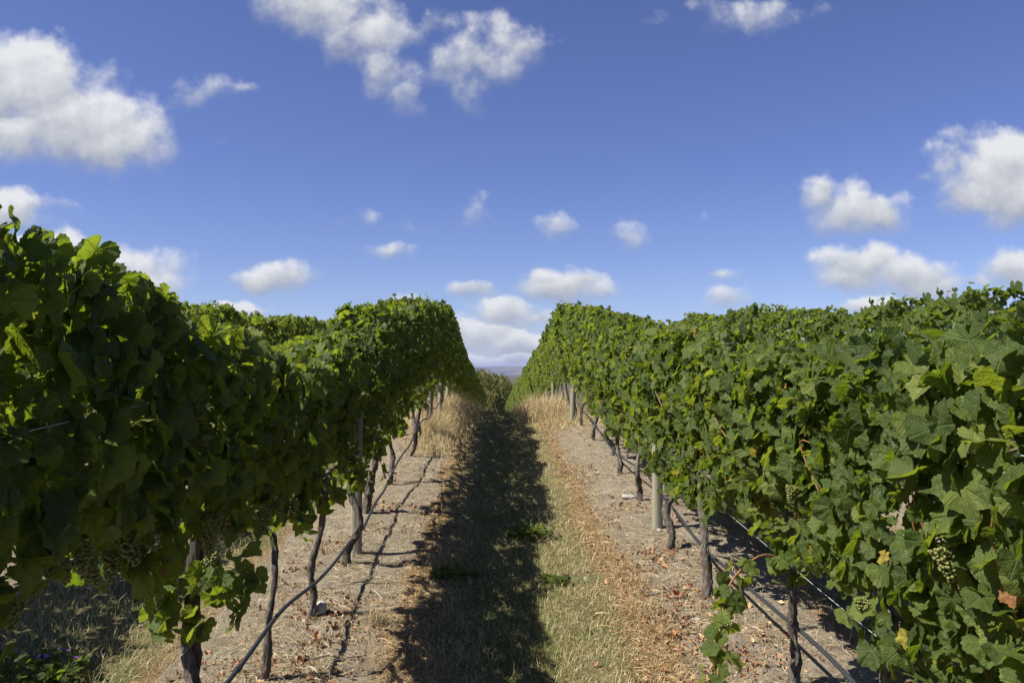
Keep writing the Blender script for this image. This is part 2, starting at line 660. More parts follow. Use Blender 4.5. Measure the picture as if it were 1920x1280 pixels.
def gz(x, y):
    """height of the ground sheet (without the finest clods)"""
    x = np.asarray(x, float)
    y = np.asarray(y, float)
    z = g(y)
    near = np.clip(1 - np.abs(x) / 60, 0, 1) * (np.abs(y) < 120)
    z = z + near * (.035 * np.exp(-(row_t(x) / .42) ** 2))
    z = z + near * .018 * vnoise(x * 1.3, y * 1.1, 0, 3) + near * .008 * vnoise(x * 5, y * 5, 0, 4)
    return z


def lines(segs):
    out = []
    for a, b, s in segs:
        out.append(np.arange(a, b, s))
    return np.concatenate(out)


def geo_lines(a, b, n):
    return np.sign(a) * np.geomspace(abs(a), abs(b), n)


xs = np.concatenate([geo_lines(-9000, -7, 26)[:-1], lines([(-7, -3, .12), (-3, 3, .035), (3, 7, .12)]), geo_lines(7, 9000, 26)])
ys = np.concatenate([[-300, -120, -60, -30, -15, -8, -4], lines([(-2, 1.2, .2), (1.2, 8, .035), (8, 20, .07), (20, 60, .6), (60, 260, 5)]), np.geomspace(260, 10500, 26)])
GX, GY = np.meshgrid(xs, ys)
GZ = gz(GX, GY)
nearm = (np.abs(GX) < 6) & (GY > 1) & (GY < 20)
GZ = GZ + nearm * (.010 * vnoise(GX * 13, GY * 13, 0, 6) + .008 * vnoise(GX * 27, GY * 27, 0, 7)) * np.clip(1.5 - row_t(GX), .3, 1)
nx_, ny_ = len(xs), len(ys)
ii = np.arange(nx_ * ny_).reshape(ny_, nx_)
gf = np.stack([ii[:-1, :-1], ii[:-1, 1:], ii[1:, 1:], ii[1:, :-1]], -1).reshape(-1, 4)
go = link_mesh('ground', np.stack([GX, GY, GZ], -1).reshape(-1, 3), [gf], M_GROUND, smooth=True)
go['kind'] = 'structure'

# far hills
hx = np.linspace(-4200, 4200, 160)
hy = np.linspace(6200, 9300, 40)
HX, HY = np.meshgrid(hx, hy)
prof = np.exp(-((HY - 7600) / 620) ** 2)
ridge = 62 + 18 * vnoise(HX / 700, HY / 900, 0, 11) + 8 * vnoise(HX / 230, HY / 260, 0, 12) + 4 * vnoise(HX / 90, HY / 110, 0, 13)
foot = 30 * np.exp(-((HY - 6750) / 220) ** 2) * (1 + .6 * vnoise(HX / 300, HY / 300, 0, 14))
HZ = -12 + (ridge + 14) * prof + foot
ii = np.arange(HX.size).reshape(HX.shape)
hf = np.stack([ii[:-1, :-1], ii[:-1, 1:], ii[1:, 1:], ii[1:, :-1]], -1).reshape(-1, 4)
ho = link_mesh('hills', np.stack([HX, HY, HZ], -1).reshape(-1, 3), [hf], mat_hill(), smooth=True)
ho['kind'] = 'structure'

# ------------------------------------------------------------------ vine leaves
_A = np.array([0, 7, 15, 24, 31, 40, 50, 60, 70, 80, 92, 106, 120, 134, 148, 162, 172, 178.])
_Rr = np.array([1.0, .97, .90, .80, .77, .84, .92, .88, .79, .73, .76, .80, .77, .73, .68, .56, .36, .12])


def leaf_template(npts, rings, serr):
    half = np.linspace(0, 178, npts)
    r = np.interp(half, _A, _Rr)
    r = r * (1 + serr * np.where(np.arange(npts) % 2 == 0, 1, -1))
    a = np.concatenate([half, -half[1:][::-1]])
    r = np.concatenate([r, r[1:][::-1]])
    a = np.radians(a)
    ox, oy = r * np.sin(a), r * np.cos(a)
    k = len(a)
    V = [np.zeros((1, 2))]
    for f in rings:
        V.append(np.stack([ox * f, oy * f], 1))
    V = np.concatenate(V)
    i = np.arange(k - 1)
    F3 = np.stack([np.zeros(k - 1, int), 1 + i + 1, 1 + i], 1)
    F4 = []
    for q in range(len(rings) - 1):
        o = 1 + q * k
        F4.append(np.stack([o + i, o + i + 1, o + k + i + 1, o + k + i], 1))
    # order runs tip -> right -> base -> left -> tip; close the gap at the tip
    F3 = np.concatenate([F3, [[0, 1, k]]])
    for q in range(len(rings) - 1):
        o = 1 + q * k
        F4.append(np.array([[o + k - 1, o, o + k, o + 2 * k - 1]]))
    return V, F3, (np.concatenate(F4) if F4 else np.zeros((0, 4), int))


# the wrap above runs through the leaf stalk's notch, so drop the fan triangle between the two last points
def fix_template(T, k):
    V, F3, F4 = T
    return V, F3, F4


LODS = [leaf_template(23, (.55, 1.0), .036), leaf_template(11, (1.0,), .03), leaf_template(7, (1.0,), 0.0)]


def norm(a):
    return a / (np.linalg.norm(a, axis=-1, keepdims=True) + 1e-9)


def build_leaves(pos, nrm, tip, size, tone, lod, rng, curl=1.0):
    T, F3, F4 = LODS[lod]
    N, k = len(pos), len(T)
    n = norm(nrm)
    t = norm(tip - n * np.sum(tip * n, -1, keepdims=True))
    s = np.cross(t, n)
    lx, ly = T[:, 0][None], T[:, 1][None]
    asp = rng.uniform(.9, 1.12, (N, 1))
    lx = lx * asp
    # each leaf: folded along the midrib, arched, wavy
    fold = rng.normal(.24, .27, (N, 1)) * curl
    arch = rng.normal(-.22, .30, (N, 1)) * curl
    wav = rng.uniform(.02, .17, (N, 1)) * curl
    ph = rng.uniform(0, 6.28, (N, 1))
    rr = np.sqrt(lx ** 2 + ly ** 2)
    th = np.arctan2(lx, ly)
    lz = fold * np.abs(lx) + arch * ly * np.abs(ly) + wav * np.sin(th * 5 + ph) * rr ** 2 + wav * .6 * np.sin(th * 9 + ph * 2) * rr ** 2 + .03 * np.sin(rr * 9 + ph) * np.cos(th * 6.9)
    skew = rng.normal(0, .08, (N, 1))
    lx2 = lx + skew * ly
    S = np.asarray(size)[:, None, None]
    V = pos[:, None, :] + S * (lx2[..., None] * s[:, None] + ly[..., None] * t[:, None] + lz[..., None] * n[:, None])
    off = (np.arange(N) * k)[:, None, None]
    faces = [(F3[None] + off).reshape(-1, 3)]
    if len(F4):
        faces.append((F4[None] + off).reshape(-1, 4))
    uv = np.broadcast_to(T[None], (N, k, 2)).reshape(-1, 2)
    col = np.broadcast_to(tone[:, None, :], (N, k, 3)).reshape(-1, 3)
    return V.reshape(-1, 3), faces, uv, col


def join_leaves(parts):
    Vs, uvs, cols, by, o = [], [], [], {}, 0
    for V, F, uv, col in parts:
        Vs.append(V)
        uvs.append(uv)
        cols.append(col)
        for f in F:
            by.setdefault(f.shape[1], []).append(f + o)
        o += len(V)
    return np.concatenate(Vs), [np.concatenate(x) for x in by.values()], np.concatenate(uvs), np.concatenate(cols)


class Row:
    def __init__(self, X, top, bot, seed, open_side=0, slant=.27):
        self.X, self.seed, self.open_side, self.slant = X, seed, open_side, slant
        self.top, self.bot = np.array(top, float), np.array(bot, float)

    def H(self, y):
        return np.interp(y, self.top[:, 0], self.top[:, 1]) + np.where((y < 4) & (self.seed == 1), .02, .095) * vnoise(y * 1.5, self.seed * 7.7, 0, 21) + .075 * vnoise(y * 4.0, self.seed, 0, 22)

    def B(self, y):
        return np.interp(y, self.bot[:, 0], self.bot[:, 1]) + .10 * vnoise(y * 1.9, self.seed * 3.3, 0, 23) + .06 * vnoise(y * 5.0, self.seed, 0, 24)


def gen_foliage(row, y0, y1, dens, lod, rng, ground=True, yref=None):
    """leaves of the hedge between y0 and y1, in row space (x, y, height above the ground at yref)"""
    L = y1 - y0
    n = int(dens * L)
    y = rng.uniform(y0, y1, n)
    H, B = row.H(y), row.B(y)
    kind = rng.uniform(0, 1, n)
    side = np.where(rng.uniform(0, 1, n) < .5, -1.0, 1.0)
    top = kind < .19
    f = rng.uniform(0, 1, n) ** .95
    if row.open_side:       # underside shaped to slant up on one side, letting sunlight through beneath
        B = B + row.slant * np.where(side == row.open_side, 1.75, .12) * np.clip((y - 2.6) / .8, .1, 1)  * np.where(top, 0, 1)
    z = B + (H - B) * f
    z = np.where(z < B + .12, z - np.abs(rng.normal(0, .07, n)), z)
    hw = .125 + .125 * np.clip((z - .9) / .6, 0, 1) ** .8 - .05 * np.clip((f - .86) / .14, 0, 1)
    hw = hw + .065 * vnoise(y * 2.1, z * 2.4, side * 5.5 + row.seed, 31) + .035 * vnoise(y * 6, z * 6, side * 3.5 + row.seed, 32)
    dep = np.minimum(rng.exponential(.052, n), .30)
    if row.open_side:
        hw = np.where(side == row.open_side, hw * (.74 + .26 * np.clip((z - 1.25) / .4, 0, 1)), hw)
        z = z + row.slant * .7 * np.clip(dep / .26, 0, 1) * np.where(z < 1.2, 1, 0) * (side != row.open_side)
    x = side * np.maximum(hw - dep, -.05)
    # top leaves
    xt = rng.uniform(-.23, .23, n)
    zt = H - .10 * (np.abs(xt) / .24) ** 2 - np.minimum(rng.exponential(.05, n), .22) + .04 * vnoise(y * 5, xt * 5, 2, 33)
    x = np.where(top, xt, x)
    z = np.where(top, zt, z)
    pos = np.stack([row.X + x, y, z], 1)
    out = np.stack([side, np.zeros(n), np.zeros(n)], 1)
    up = np.array([[0, 0, 1.0]])
    rnd = rng.normal(0, 1, (n, 3))
    nrm = np.where(top[:, None], up * 1.0 + out * .25 + rnd * .55, out * 1.0 + up * .45 + rnd * .58)
    deep = (dep > .12)[:, None]
    nrm = np.where(deep & ~top[:, None], nrm + rnd * .6, nrm)
    tip = np.where(top[:, None], out * .9 - up * .35 + rnd * .8, -up * 1.0 + out * .25 + rnd * .75)
    size = np.clip(rng.normal(.044, .018, n), .015, .084)
    size = np.where(top, size * .82, size)
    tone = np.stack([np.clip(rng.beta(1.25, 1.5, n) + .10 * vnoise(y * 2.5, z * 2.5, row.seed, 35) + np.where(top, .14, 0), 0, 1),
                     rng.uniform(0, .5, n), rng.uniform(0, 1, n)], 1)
    yellow = rng.uniform(0, 1, n) < np.where(z < B + .30, .034, .006)
    tone[:, 1] = np.where(yellow, rng.uniform(.62, 1.06, n), tone[:, 1])
    size = np.where(yellow, size * .72, size)
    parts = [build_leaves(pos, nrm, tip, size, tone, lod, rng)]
    # sprigs standing above the clipped top, and trailing tips below
    stems = []
    for k in range(rng.poisson(2.2 * L)):
        yy = rng.uniform(y0, y1)
        hh = float(row.H(np.array([yy]))[0])
        base = np.array([row.X + rng.uniform(-.2, .2), yy, hh - .05])
        d = norm(np.array([rng.normal(0, .35), rng.normal(0, .45), 1.0]))
        ln = rng.uniform(.05, .16)
        m = max(2, int(ln / .035))
        q = np.linspace(.25, 1, m)[:, None]
        p = base + d * ln * q
        r2 = rng.normal(0, 1, (m, 3))
        parts.append(build_leaves(p, up * .5 + r2 * .8, r2 + up * .2, np.linspace(.055, .028, m) * rng.uniform(.8, 1.1),
                                  np.stack([rng.uniform(.6, 1, m), np.zeros(m) + .2, np.ones(m) * .5], 1), lod, rng))
    for k in range(rng.poisson(1.8 * L)):
        yy = rng.uniform(y0, y1)
        sd = -row.open_side if row.open_side else rng.choice([-1.0, 1.0])
        base = np.array([row.X + sd * rng.uniform(.02, .20), yy, float(row.B(np.array([yy]))[0]) + .12])
        d = norm(np.array([sd * abs(rng.normal(.15, .3)), rng.normal(0, .45), -1.0]))
        ln = rng.uniform(.12, .34)
        m = max(3, int(ln / .03))
        p = base + d * ln * np.linspace(.1, 1, m)[:, None] + rng.normal(0, .018, (m, 3))
        r2 = rng.normal(0, 1, (m, 3))
        parts.append(build_leaves(p, np.array([[sd, 0, .5]]) + r2 * .6, r2 * .6 - up * .8, np.linspace(.056, .024, m) * rng.uniform(.8, 1.1),
                                  np.stack([rng.uniform(.2, .95, m), np.zeros(m) + .2, rng.uniform(0, 1, m)], 1), lod, rng))
    # a few shoots leaning out of the face
    for k in range(rng.poisson(2.2 * L)):
        yy, sd = rng.uniform(y0, y1), rng.choice([-1.0, 1.0])
        base = np.array([row.X + sd * .17, yy, rng.uniform(1.05, 1.6)])
        d = norm(np.array([sd * 1.0, rng.normal(0, .9), rng.normal(-.1, .5)]))
        ln = rng.uniform(.08, .18)
        m = 4
        p = base + d * ln * np.linspace(.2, 1, m)[:, None]
        r2 = rng.normal(0, 1, (m, 3))
        parts.append(build_leaves(p, up * .5 + np.array([[sd * .5, 0, 0]]) + r2 * .6, r2 * .7 - up * .4, np.linspace(.05, .026, m),
                                  np.stack([rng.uniform(.5, 1, m), np.zeros(m) + .2, rng.uniform(0, 1, m)], 1), lod, rng))
    V, F, uv, col = join_leaves(parts)
    if ground:
        V = V.copy()
        V[:, 2] += g(V[:, 1]) - g(yref)
    return V, F, uv, col


def leaf_clump(centre, radius, n, lod, rng, size=.055, out=(0, 0, .3)):
    c = np.asarray(centre, float)
    d = norm(rng.normal(0, 1, (n, 3)))
    rr = rng.uniform(.35, 1, (n, 1)) ** .6
    pos = c + d * rr * np.asarray(radius)
    nrm = d * .8 + np.array([out]) + rng.normal(0, .45, (n, 3))
    tip = np.array([[0, 0, -.8]]) + rng.normal(0, .7, (n, 3)) + d * .4
    tone = np.stack([rng.uniform(.35, 1, n), rng.uniform(0, .5, n), rng.uniform(0, 1, n)], 1)
    return build_leaves(pos, nrm, tip, np.clip(rng.normal(size, size * .25, n), .02, .1), tone, lod, rng)


ROW_L = Row(XL, [(-2, 1.98), (.9, 2.10), (1.6, 1.99), (1.9, 1.90), (2.2, 1.83), (2.8, 1.73), (3.5, 1.66), (4.4, 1.61), (5.3, 1.65), (8, 1.85), (12, 1.95), (15, 2.0), (20, 1.95), (80, 1.95)],
            [(-2, 1.22), (2.0, 1.22), (2.8, 1.06), (3.5, .90), (4.4, .72), (6, .63), (8, .66), (12, .72), (80, .74)], 1, -1)
ROW_R = Row(XR, [(-2, 1.84), (1.8, 1.79), (3, 1.66), (5, 1.60), (7, 1.69), (10, 1.82), (13, 1.88), (20, 1.93), (80, 1.95)],
            [(-2, .40), (2.6, .50), (3.1, .62), (3.5, .86), (3.9, 1.0), (4.4, .92), (5.2, .62), (8, .60), (10, .62), (12.6, .66), (13.3, .86), (14.6, .90), (80, .9)], 2)
ROW_L2 = Row(XL - SP, [(0, 1.85), (14, 1.9), (80, 1.92)], [(0, .8), (80, .8)], 3)
ROW_R2 = Row(XR + SP, [(0, 1.85), (14, 1.88), (80, 1.9)], [(0, .7), (80, .7)], 4)
ROW_F = Row(0.0, [(-5, 1.95), (80, 1.95)], [(-5, .72), (80, .72)], 5, -1)

# grape clusters, three shapes shared by all vines
def berry_mesh():
    bm = bmesh.new()
    bmesh.ops.create_icosphere(bm, subdivisions=2, radius=1.0)
    V = np.array([v.co[:] for v in bm.verts])
    F = np.array([[v.index for v in f.verts] for f in bm.faces])
    bm.free()
    return V, F


BV, BF = berry_mesh()


def cluster_data(seed):
    rng = np.random.default_rng(seed)
    parts = []
    ln = rng.uniform(.105, .135)
    pts = []
    for k in range(400):
        f = rng.uniform(0, 1)
        rmax = .036 * (1 - f) ** .7 + .010
        a = rng.uniform(0, 6.283)
        r = rmax * rng.uniform(.5, 1)
        p = np.array([r * math.cos(a), r * math.sin(a), -.02 - ln * f])
        if all(np.linalg.norm(p - q) > .0112 for q in pts):
            pts.append(p)
    for p in pts:
        s = rng.uniform(.0066, .0082)
        c = np.broadcast_to(np.array([rng.uniform(0, 1), 0, 0]), (len(BV), 3))
        parts.append((BV * s + p, [BF], c))
    return merge(parts)


CLUSTERS = []
for s_ in (5, 6, 7):
    V_, F_, c_ = cluster_data(s_)
    CLUSTERS.append((V_, F_, c_))
_cluster_mesh = {}


def add_cluster(parent, loc, k, rot, scale=1.0):
    if k not in _cluster_mesh:
        V_, F_, c_ = CLUSTERS[k]
        o = link_mesh('grape_cluster', V_, F_, M_GRAPE, parent, None, c_, True)
        _cluster_mesh[k] = o.data
    else:
        o = bpy.data.objects.new('grape_cluster', _cluster_mesh[k])
        C.objects.link(o)
        o.parent = parent
    o.location = loc
    o.rotation_euler = (rot * .1, rot * .07, rot)
    o.scale = (scale,) * 3
    return o


def trunk_data(rng, lean, r0, head=.72, kink=.03, seed=0):
    pts = [(0, 0, -.06), (lean[0] * .15 + rng.normal(0, kink * .6), lean[1] * .15 + rng.normal(0, kink * .6), .12),
           (lean[0] * .4 + rng.normal(0, kink), lean[1] * .4 + rng.normal(0, kink), .30),
           (lean[0] * .75 + rng.normal(0, kink), lean[1] * .75 + rng.normal(0, kink), .52), (lean[0], lean[1], head)]
    P = spline(pts, 44)
    t = np.linspace(0, 1, 44)
    r = r0 * (1.18 - .42 * t + .30 * np.exp(-((t - 1) / .09) ** 2) + .25 * np.exp(-(t / .07) ** 2))
    r = r * (1 + .16 * vnoise(t * 7.5, seed * 1.7, 0, 90) + .10 * vnoise(t * 17, seed * 2.3, 0, 91))
    return tube(P, r, 18, .42, seed), P[-1]


def cordon_data(rng, start, length, sgn, slope, seed):
    n = 6
    pts = [start + np.array([0, 0, -.01])]
    for k in range(1, n):
        f = k / (n - 1)
        pts.append(np.array([start[0] * (1 - f) + rng.normal(0, .014), start[1] + sgn * length * f, start[2] + .09 * math.sin(min(1, f * 2.2) * 1.57) + rng.normal(0, .018) + slope * sgn * length * f]))
    P = spline(pts, 18)
    return tube(P, np.linspace(.016, .010, 18) * (1 + .15 * rng.normal(0, 1, 18)), 8, .25, seed)


# ------------------------------------------------------------------ the vines of the two rows beside the lane
LEFT = [  # y, base x, lean of the trunk, trunk radius, label
    (0.50, -1.15, (.02, .05), .026, 'nearest vine, its dark leaves filling the left edge of the photo below the tallest shoots'),
    (1.70, -1.16, (.02, .06), .026, 'vine in left shade with a heavy bunch of pale grapes hanging over bare ground'),
    (3.15, -1.15, (.00, .05), .031, 'vine with thick shaggy trunk wearing a bright clump of leaves, lower left'),
    (4.10, -1.148, (.035, .04), .0165, 'vine with slim straight trunk just behind the thick shaggy trunk on the left'),
    (4.94, -1.11, (.085, .03), .019, 'left row vine whose leaning trunk has a grey stone at its foot'),
    (6.00, -1.08, (.03, .04), .025, 'left row vine growing tight against the near side of the timber post'),
    (7.50, -1.20, (.10, .05), .034, 'left row vine with stout curved trunk just past the timber post'),
    (8.86, -1.137, (.05, .05), .024, 'left row vine with slender bowed trunk, second beyond the timber post'),
    (10.55, -1.13, (.05, .02), .024, 'left row vine on the bare soil just short of the tall dry grass'),
    (12.0, -1.15, (.03, .05), .026, 'left row vine whose trunk stands at the near edge of the tall dry grass'),
    (13.25, -1.15, (.03, .02), .026, 'left row vine at the top of the rise with trunk deep in dry grass'),
]
RIGHT = [
    (0.80, 1.42, (.0, .03), .026, 'nearest vine in the sunlit row, large leaves cut by the right edge'),
    (1.85, 1.42, (.0, .03), .026, 'sunlit vine with a ripe pale grape bunch hanging among large leaves'),
    (2.90, 1.43, (.0, .05), .028, 'sunlit vine with orange canes showing and leaves trailing to the ground'),
    (4.00, 1.42, (.015, .02), .021, 'right row vine with upright trunk and a leafy low shoot reaching into the lane'),
    (5.20, 1.32, (.03, .33), .026, 'right row vine with bare pale trunk leaning beyond the low leafy shoot'),
    (6.40, 1.354, (.01, .14), .026, 'right row vine with crooked kinked trunk just in front of the square post'),
    (8.00, 1.406, (.01, .03), .021, 'right row vine beside the flat white stone'),
    (9.50, 1.43, (.00, .03), .024, 'right row vine next past the flat white stone, drip pipe behind its trunk'),
    (10.6, 1.47, (.00, .03), .022, 'right row vine with thin dark upright trunk midway to the round post'),
    (12.0, 1.43, (.02, .05), .024, 'right row vine with grey trunk and browning leaves, second before the round post'),
    (13.5, 1.42, (.10, .05), .024, 'right row vine with trunk leaning away from the round post at its foot'),
]
SUN_SIDE = -1


def near_vine(side, row, spec, ya, yb, idx, seed):
    y, bx, lean, r0, label = spec
    rng = np.random.default_rng(seed)
    base = np.array([bx, y, float(gz(bx, y)) - .005])
    root = empty('grape_vine', base)
    tag(root, label, 'grape vine', 'vines in the row %s of the grass lane' % ('left' if side < 0 else 'right'))
    (V, F), head = trunk_data(rng, lean, r0, 1.30 if (side < 0 and y < 2.5) else 1.0 if (side < 0 and y < 3.3) else .88 if (side > 0 and 3.5 < y < 4.5) else .71, .042, seed)
    link_mesh('trunk', V, F, M_BARK, root, smooth=True)
    sl = float(g(y + .5) - g(y - .5))
    for sgn in (-1, 1):
        V, F = cordon_data(rng, head, (.5 * (yb - ya)) * 1.02, sgn, sl, seed + sgn)
        link_mesh('cordon_arm', V, F, M_BARK, root, smooth=True)
    lod = 0 if y < 8 else 1
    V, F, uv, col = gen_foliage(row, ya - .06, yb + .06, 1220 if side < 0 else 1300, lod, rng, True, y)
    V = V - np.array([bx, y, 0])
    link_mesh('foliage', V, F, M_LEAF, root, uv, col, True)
    lane = -side                       # towards the lane
    # canes: rise from the cordon to the top of the hedge, some close under the lane face
    for k in range((0 if y < 3.5 else 2) if side < 0 else 5 if y < 7 else 3):
        yy = rng.uniform(ya, yb)
        off = lane * (rng.uniform(.02, .19) if side < 0 else rng.uniform(.09, .215))
        h1 = float(row.H(np.array([yy]))[0]) - rng.uniform(.05, .45)
        p = spline([(row.X - bx, yy - y, max(.74, 1.02 - .28 * max(0, y - 2) if side < 0 else 0) + sl * (yy - y)), (row.X - bx + off * .7, yy - y + rng.normal(0, .05), 1.06), (row.X - bx + off, yy - y + rng.normal(0, .10), 1.3),
                    (row.X - bx + off * .8, yy - y + rng.normal(0, .14), h1)], 14)
        V, F = tube(p, np.linspace(.0048, .0022, 14), 6)
        link_mesh('cane', V, F, M_CANE, root, smooth=True)
    return root, rng, lane


def rows_near(side, row, specs, grapes):
    ysr = [s[0] for s in specs]
    roots = []
    for i, s in enumerate(specs):
        ya = -.1 if i == 0 else .5 * (ysr[i - 1] + ysr[i])
        yb = (ysr[i] + .72) if i == len(specs) - 1 else .5 * (ysr[i] + ysr[i + 1])
        root, rng, lane = near_vine(side, row, s, ya, yb, i, 100 + i + (50 if side > 0 else 0))
        for (dx, dy, h) in grapes.get(i, []):
            add_cluster(root, (row.X - s[1] + lane * (dx - .05 if side > 0 else dx), dy, h), int(rng.integers(0, 3)), float(rng.uniform(0, 6)), float(rng.uniform(.72, .92)) * (.75 if side > 0 else .82))
        roots.append(root)
    return roots


GL = {0: [(.14, .35, 1.20), (.05, .1, 1.14)],
      1: [(.06, .35, 1.20), (.10, .43, 1.25), (.04, .51, 1.17), (.12, .57, 1.23), (.08, .64, 1.16), (.02, .28, 1.15), (.13, .22, 1.28)],
      2: [(.20, -.36, 1.10), (.16, -.28, 1.05), (.12, .10, .98), (.2, .25, 1.02), (.16, .34, .96), (.05, .02, .88)],
      3: [(.04, .06, .82), (.10, .14, .86), (.12, -.25, .92), (-.06, -.06, .76)],
      4: [(.06, .10, .84), (.15, -.2, .88)], 5: [(.10, .1, .86)], 6: [(.12, .1, .86), (.16, -.3, .88)], 7: [(.15, .2, .9)]}
GR = {1: [(.26, .39, 1.19), (.19, .22, 1.18), (.18, .05, 1.2)],
      2: [(.24, .50, 1.13), (.20, -.05, .80)],
      3: [(.24, .12, 1.14), (.20, -.2, 1.10)], 4: [(.24, -.12, .98)],
      5: [(.24, .2, .84)], 6: [(.24, .1, .84)], 7: [(.24, .1, .85)], 8: [(.24, 0, .85)]}
roots_l = rows_near(-1, ROW_L, LEFT, GL)
roots_r = rows_near(1, ROW_R, RIGHT, GR)

# low shoots on the trunks
rng = np.random.default_rng(77)
t = roots_l[2]
V, F, uv, col = join_leaves([leaf_clump((.02, 0, .70), (.20, .15, .13), 46, 0, rng, .052), leaf_clump((-.15, .02, .76), (.10, .10, .09), 14, 0, rng, .046),
                             leaf_clump((.16, .02, .78), (.10, .12, .10), 16, 0, rng, .05)])
link_mesh('sucker_shoot', V, F, M_LEAF, t, uv, col, True)
t = roots_r[3]
V, F, uv, col = join_leaves([leaf_clump((.0, -.02, .62), (.09, .10, .12), 26, 0, rng, .046), leaf_clump((-.02, .06, .74), (.12, .10, .09), 18, 0, rng, .044)])
link_mesh('sucker_shoot', V, F, M_LEAF, t, uv, col, True)
p = spline([(-.01, 0, .62), (-.16, -.08, .66), (-.33, -.18, .56), (-.42, -.32, .40), (-.47, -.46, .24), (-.50, -.58, .08)], 20)
V, F = tube(p, np.linspace(.006, .003, 20), 6)
s_o = link_mesh('cane', V, F, M_CANE, t, smooth=True)
pp = []
for k in range(6, 20):
    pp.append(leaf_clump(p[k] + np.array([0, 0, -.01]), (.07, .06, .045), 4 if k < 14 else 3, 0, rng, .048, (-.3, -.3, .4)))
V, F, uv, col = join_leaves(pp)
link_mesh('shoot_leaves', V, F, M_LEAF, s_o, uv, col, True)
for (rt, c, rad, n_) in ((roots_l[4], (.09, .0, .70), (.15, .12, .10), 22), (roots_l[5], (.06, -.05, .66), (.13, .14, .12), 22), (roots_l[7], (.05, .1, .60), (.13, .16, .10), 18),
                         (roots_l[9], (.04, .1, .58), (.14, .2, .12), 26), (roots_l[6], (.12, .2, .62), (.12, .2, .10), 18), (roots_r[10], (.08, .0, .66), (.1, .2, .12), 20)):
    V, F, uv, col = leaf_clump(c, rad, n_, 0, rng, .05)
    link_mesh('sucker_shoot', V, F, M_LEAF, rt, uv, col, True)

# ------------------------------------------------------------------ vines past the rise and in the next rows: copies of a few whole plants
def copy_tree(o, parent=None):
    c = o.copy()
    C.objects.link(c)
    if parent is not None:
        c.parent = parent
    for ch in list(o.children):
        copy_tree(ch, c)
    return c


PROTO = []
for k in range(7):
    rng = np.random.default_rng(300 + k)
    root = empty('grape_vine', (0, 0, 0))
    (V, F), head = trunk_data(rng, (rng.normal(0, .04), rng.normal(0, .05)), .026, .74, .018, 300 + k)
    link_mesh('trunk', V, F, M_BARK, root, smooth=True)
    arms = []
    for sgn in (-1, 1):
        arms.append(cordon_data(rng, head, .66, sgn, 0, 310 + k + sgn))
    for a in arms:
        link_mesh('cordon_arm', a[0], a[1], M_BARK, root, smooth=True)
    ROW_F.seed = 5 + k
    V, F, uv, col = gen_foliage(ROW_F, -.78, .78, 1060, 1, rng, False)
    link_mesh('foliage', V, F, M_LEAF, root, uv, col, True)
    PROTO.append(root)
_used = set()
prng = np.random.default_rng(9)


def far_vine(x, y, label, group, zs=1.0):
    k = int(prng.integers(0, len(PROTO)))
    if k not in _used:
        _used.add(k)
        o = PROTO[k]
    else:
        o = copy_tree(PROTO[k])
    o.location = (x + prng.normal(0, .025), y, float(gz(x, y)) - .005)
    o.rotation_euler = (0, 0, math.pi if x > 0 else 0.0)
    o.scale = (float(prng.uniform(.92, 1.12)), 1.0, zs * float(prng.uniform(.97, 1.035)))
    tag(o, label, 'grape vine', group)
    return o


for y in np.arange(14.6, 74, 1.36):
    far_vine(XL, float(y), 'vine of the left lane row past the rise, merged in the descending shaded hedge', 'vines in the row left of the grass lane past the rise', 1.0)
for y in np.arange(14.9, 104, 1.36):
    far_vine(XR, float(y), 'vine of the right lane row past the round post, merged in the descending sunlit hedge', 'vines in the row right of the grass lane past the rise', .98)
for y in np.arange(3.2, 25, 1.38):
    far_vine(XL - SP, float(y), 'vine of the second row on the left, only its top showing over the nearer row', 'vines in the second row on the left', .925)
for y in np.arange(4.4, 25, 1.38):
    far_vine(XR + SP, float(y), 'vine of the second row on the right, only its top showing over the nearer row', 'vines in the second row on the right', .95)
for k in range(len(PROTO)):
    if k not in _used:
        for ch in list(PROTO[k].children):
            bpy.data.objects.remove(ch)
        bpy.data.objects.remove(PROTO[k])

# ------------------------------------------------------------------ posts
def post_data(rng, r, h, square=False, seed=0):
    sides = 16
    ang = np.linspace(0, 2 * np.pi, sides, endpoint=False) + .2
    zs = np.array([-.1, .0, .3, .6, .9, 1.2, h - .012, h])
    V = []
    for i, z in enumerate(zs):
        rr = r * np.ones(sides)
        if square:
            rr = r * np.minimum(1.12, 1 / np.maximum(np.abs(np.cos(ang - .2)), np.abs(np.sin(ang - .2))) ** .9)
        rr = rr * (1 + .03 * vnoise(np.cos(ang) * 3, np.sin(ang) * 3, z * 1.5, seed))
        if i == len(zs) - 1:
            rr = rr * .86
        V.append(np.stack([rr * np.cos(ang), rr * np.sin(ang), np.full(sides, z)], 1))
    V = np.concatenate(V)
    k = np.arange(sides)
    F = [np.concatenate([np.stack([i * sides + k, i * sides + (k + 1) % sides, (i + 1) * sides + (k + 1) % sides, (i + 1) * sides + k], 1) for i in range(len(zs) - 1)]),
         np.array([(len(zs) - 1) * sides + k])]
    return V, F


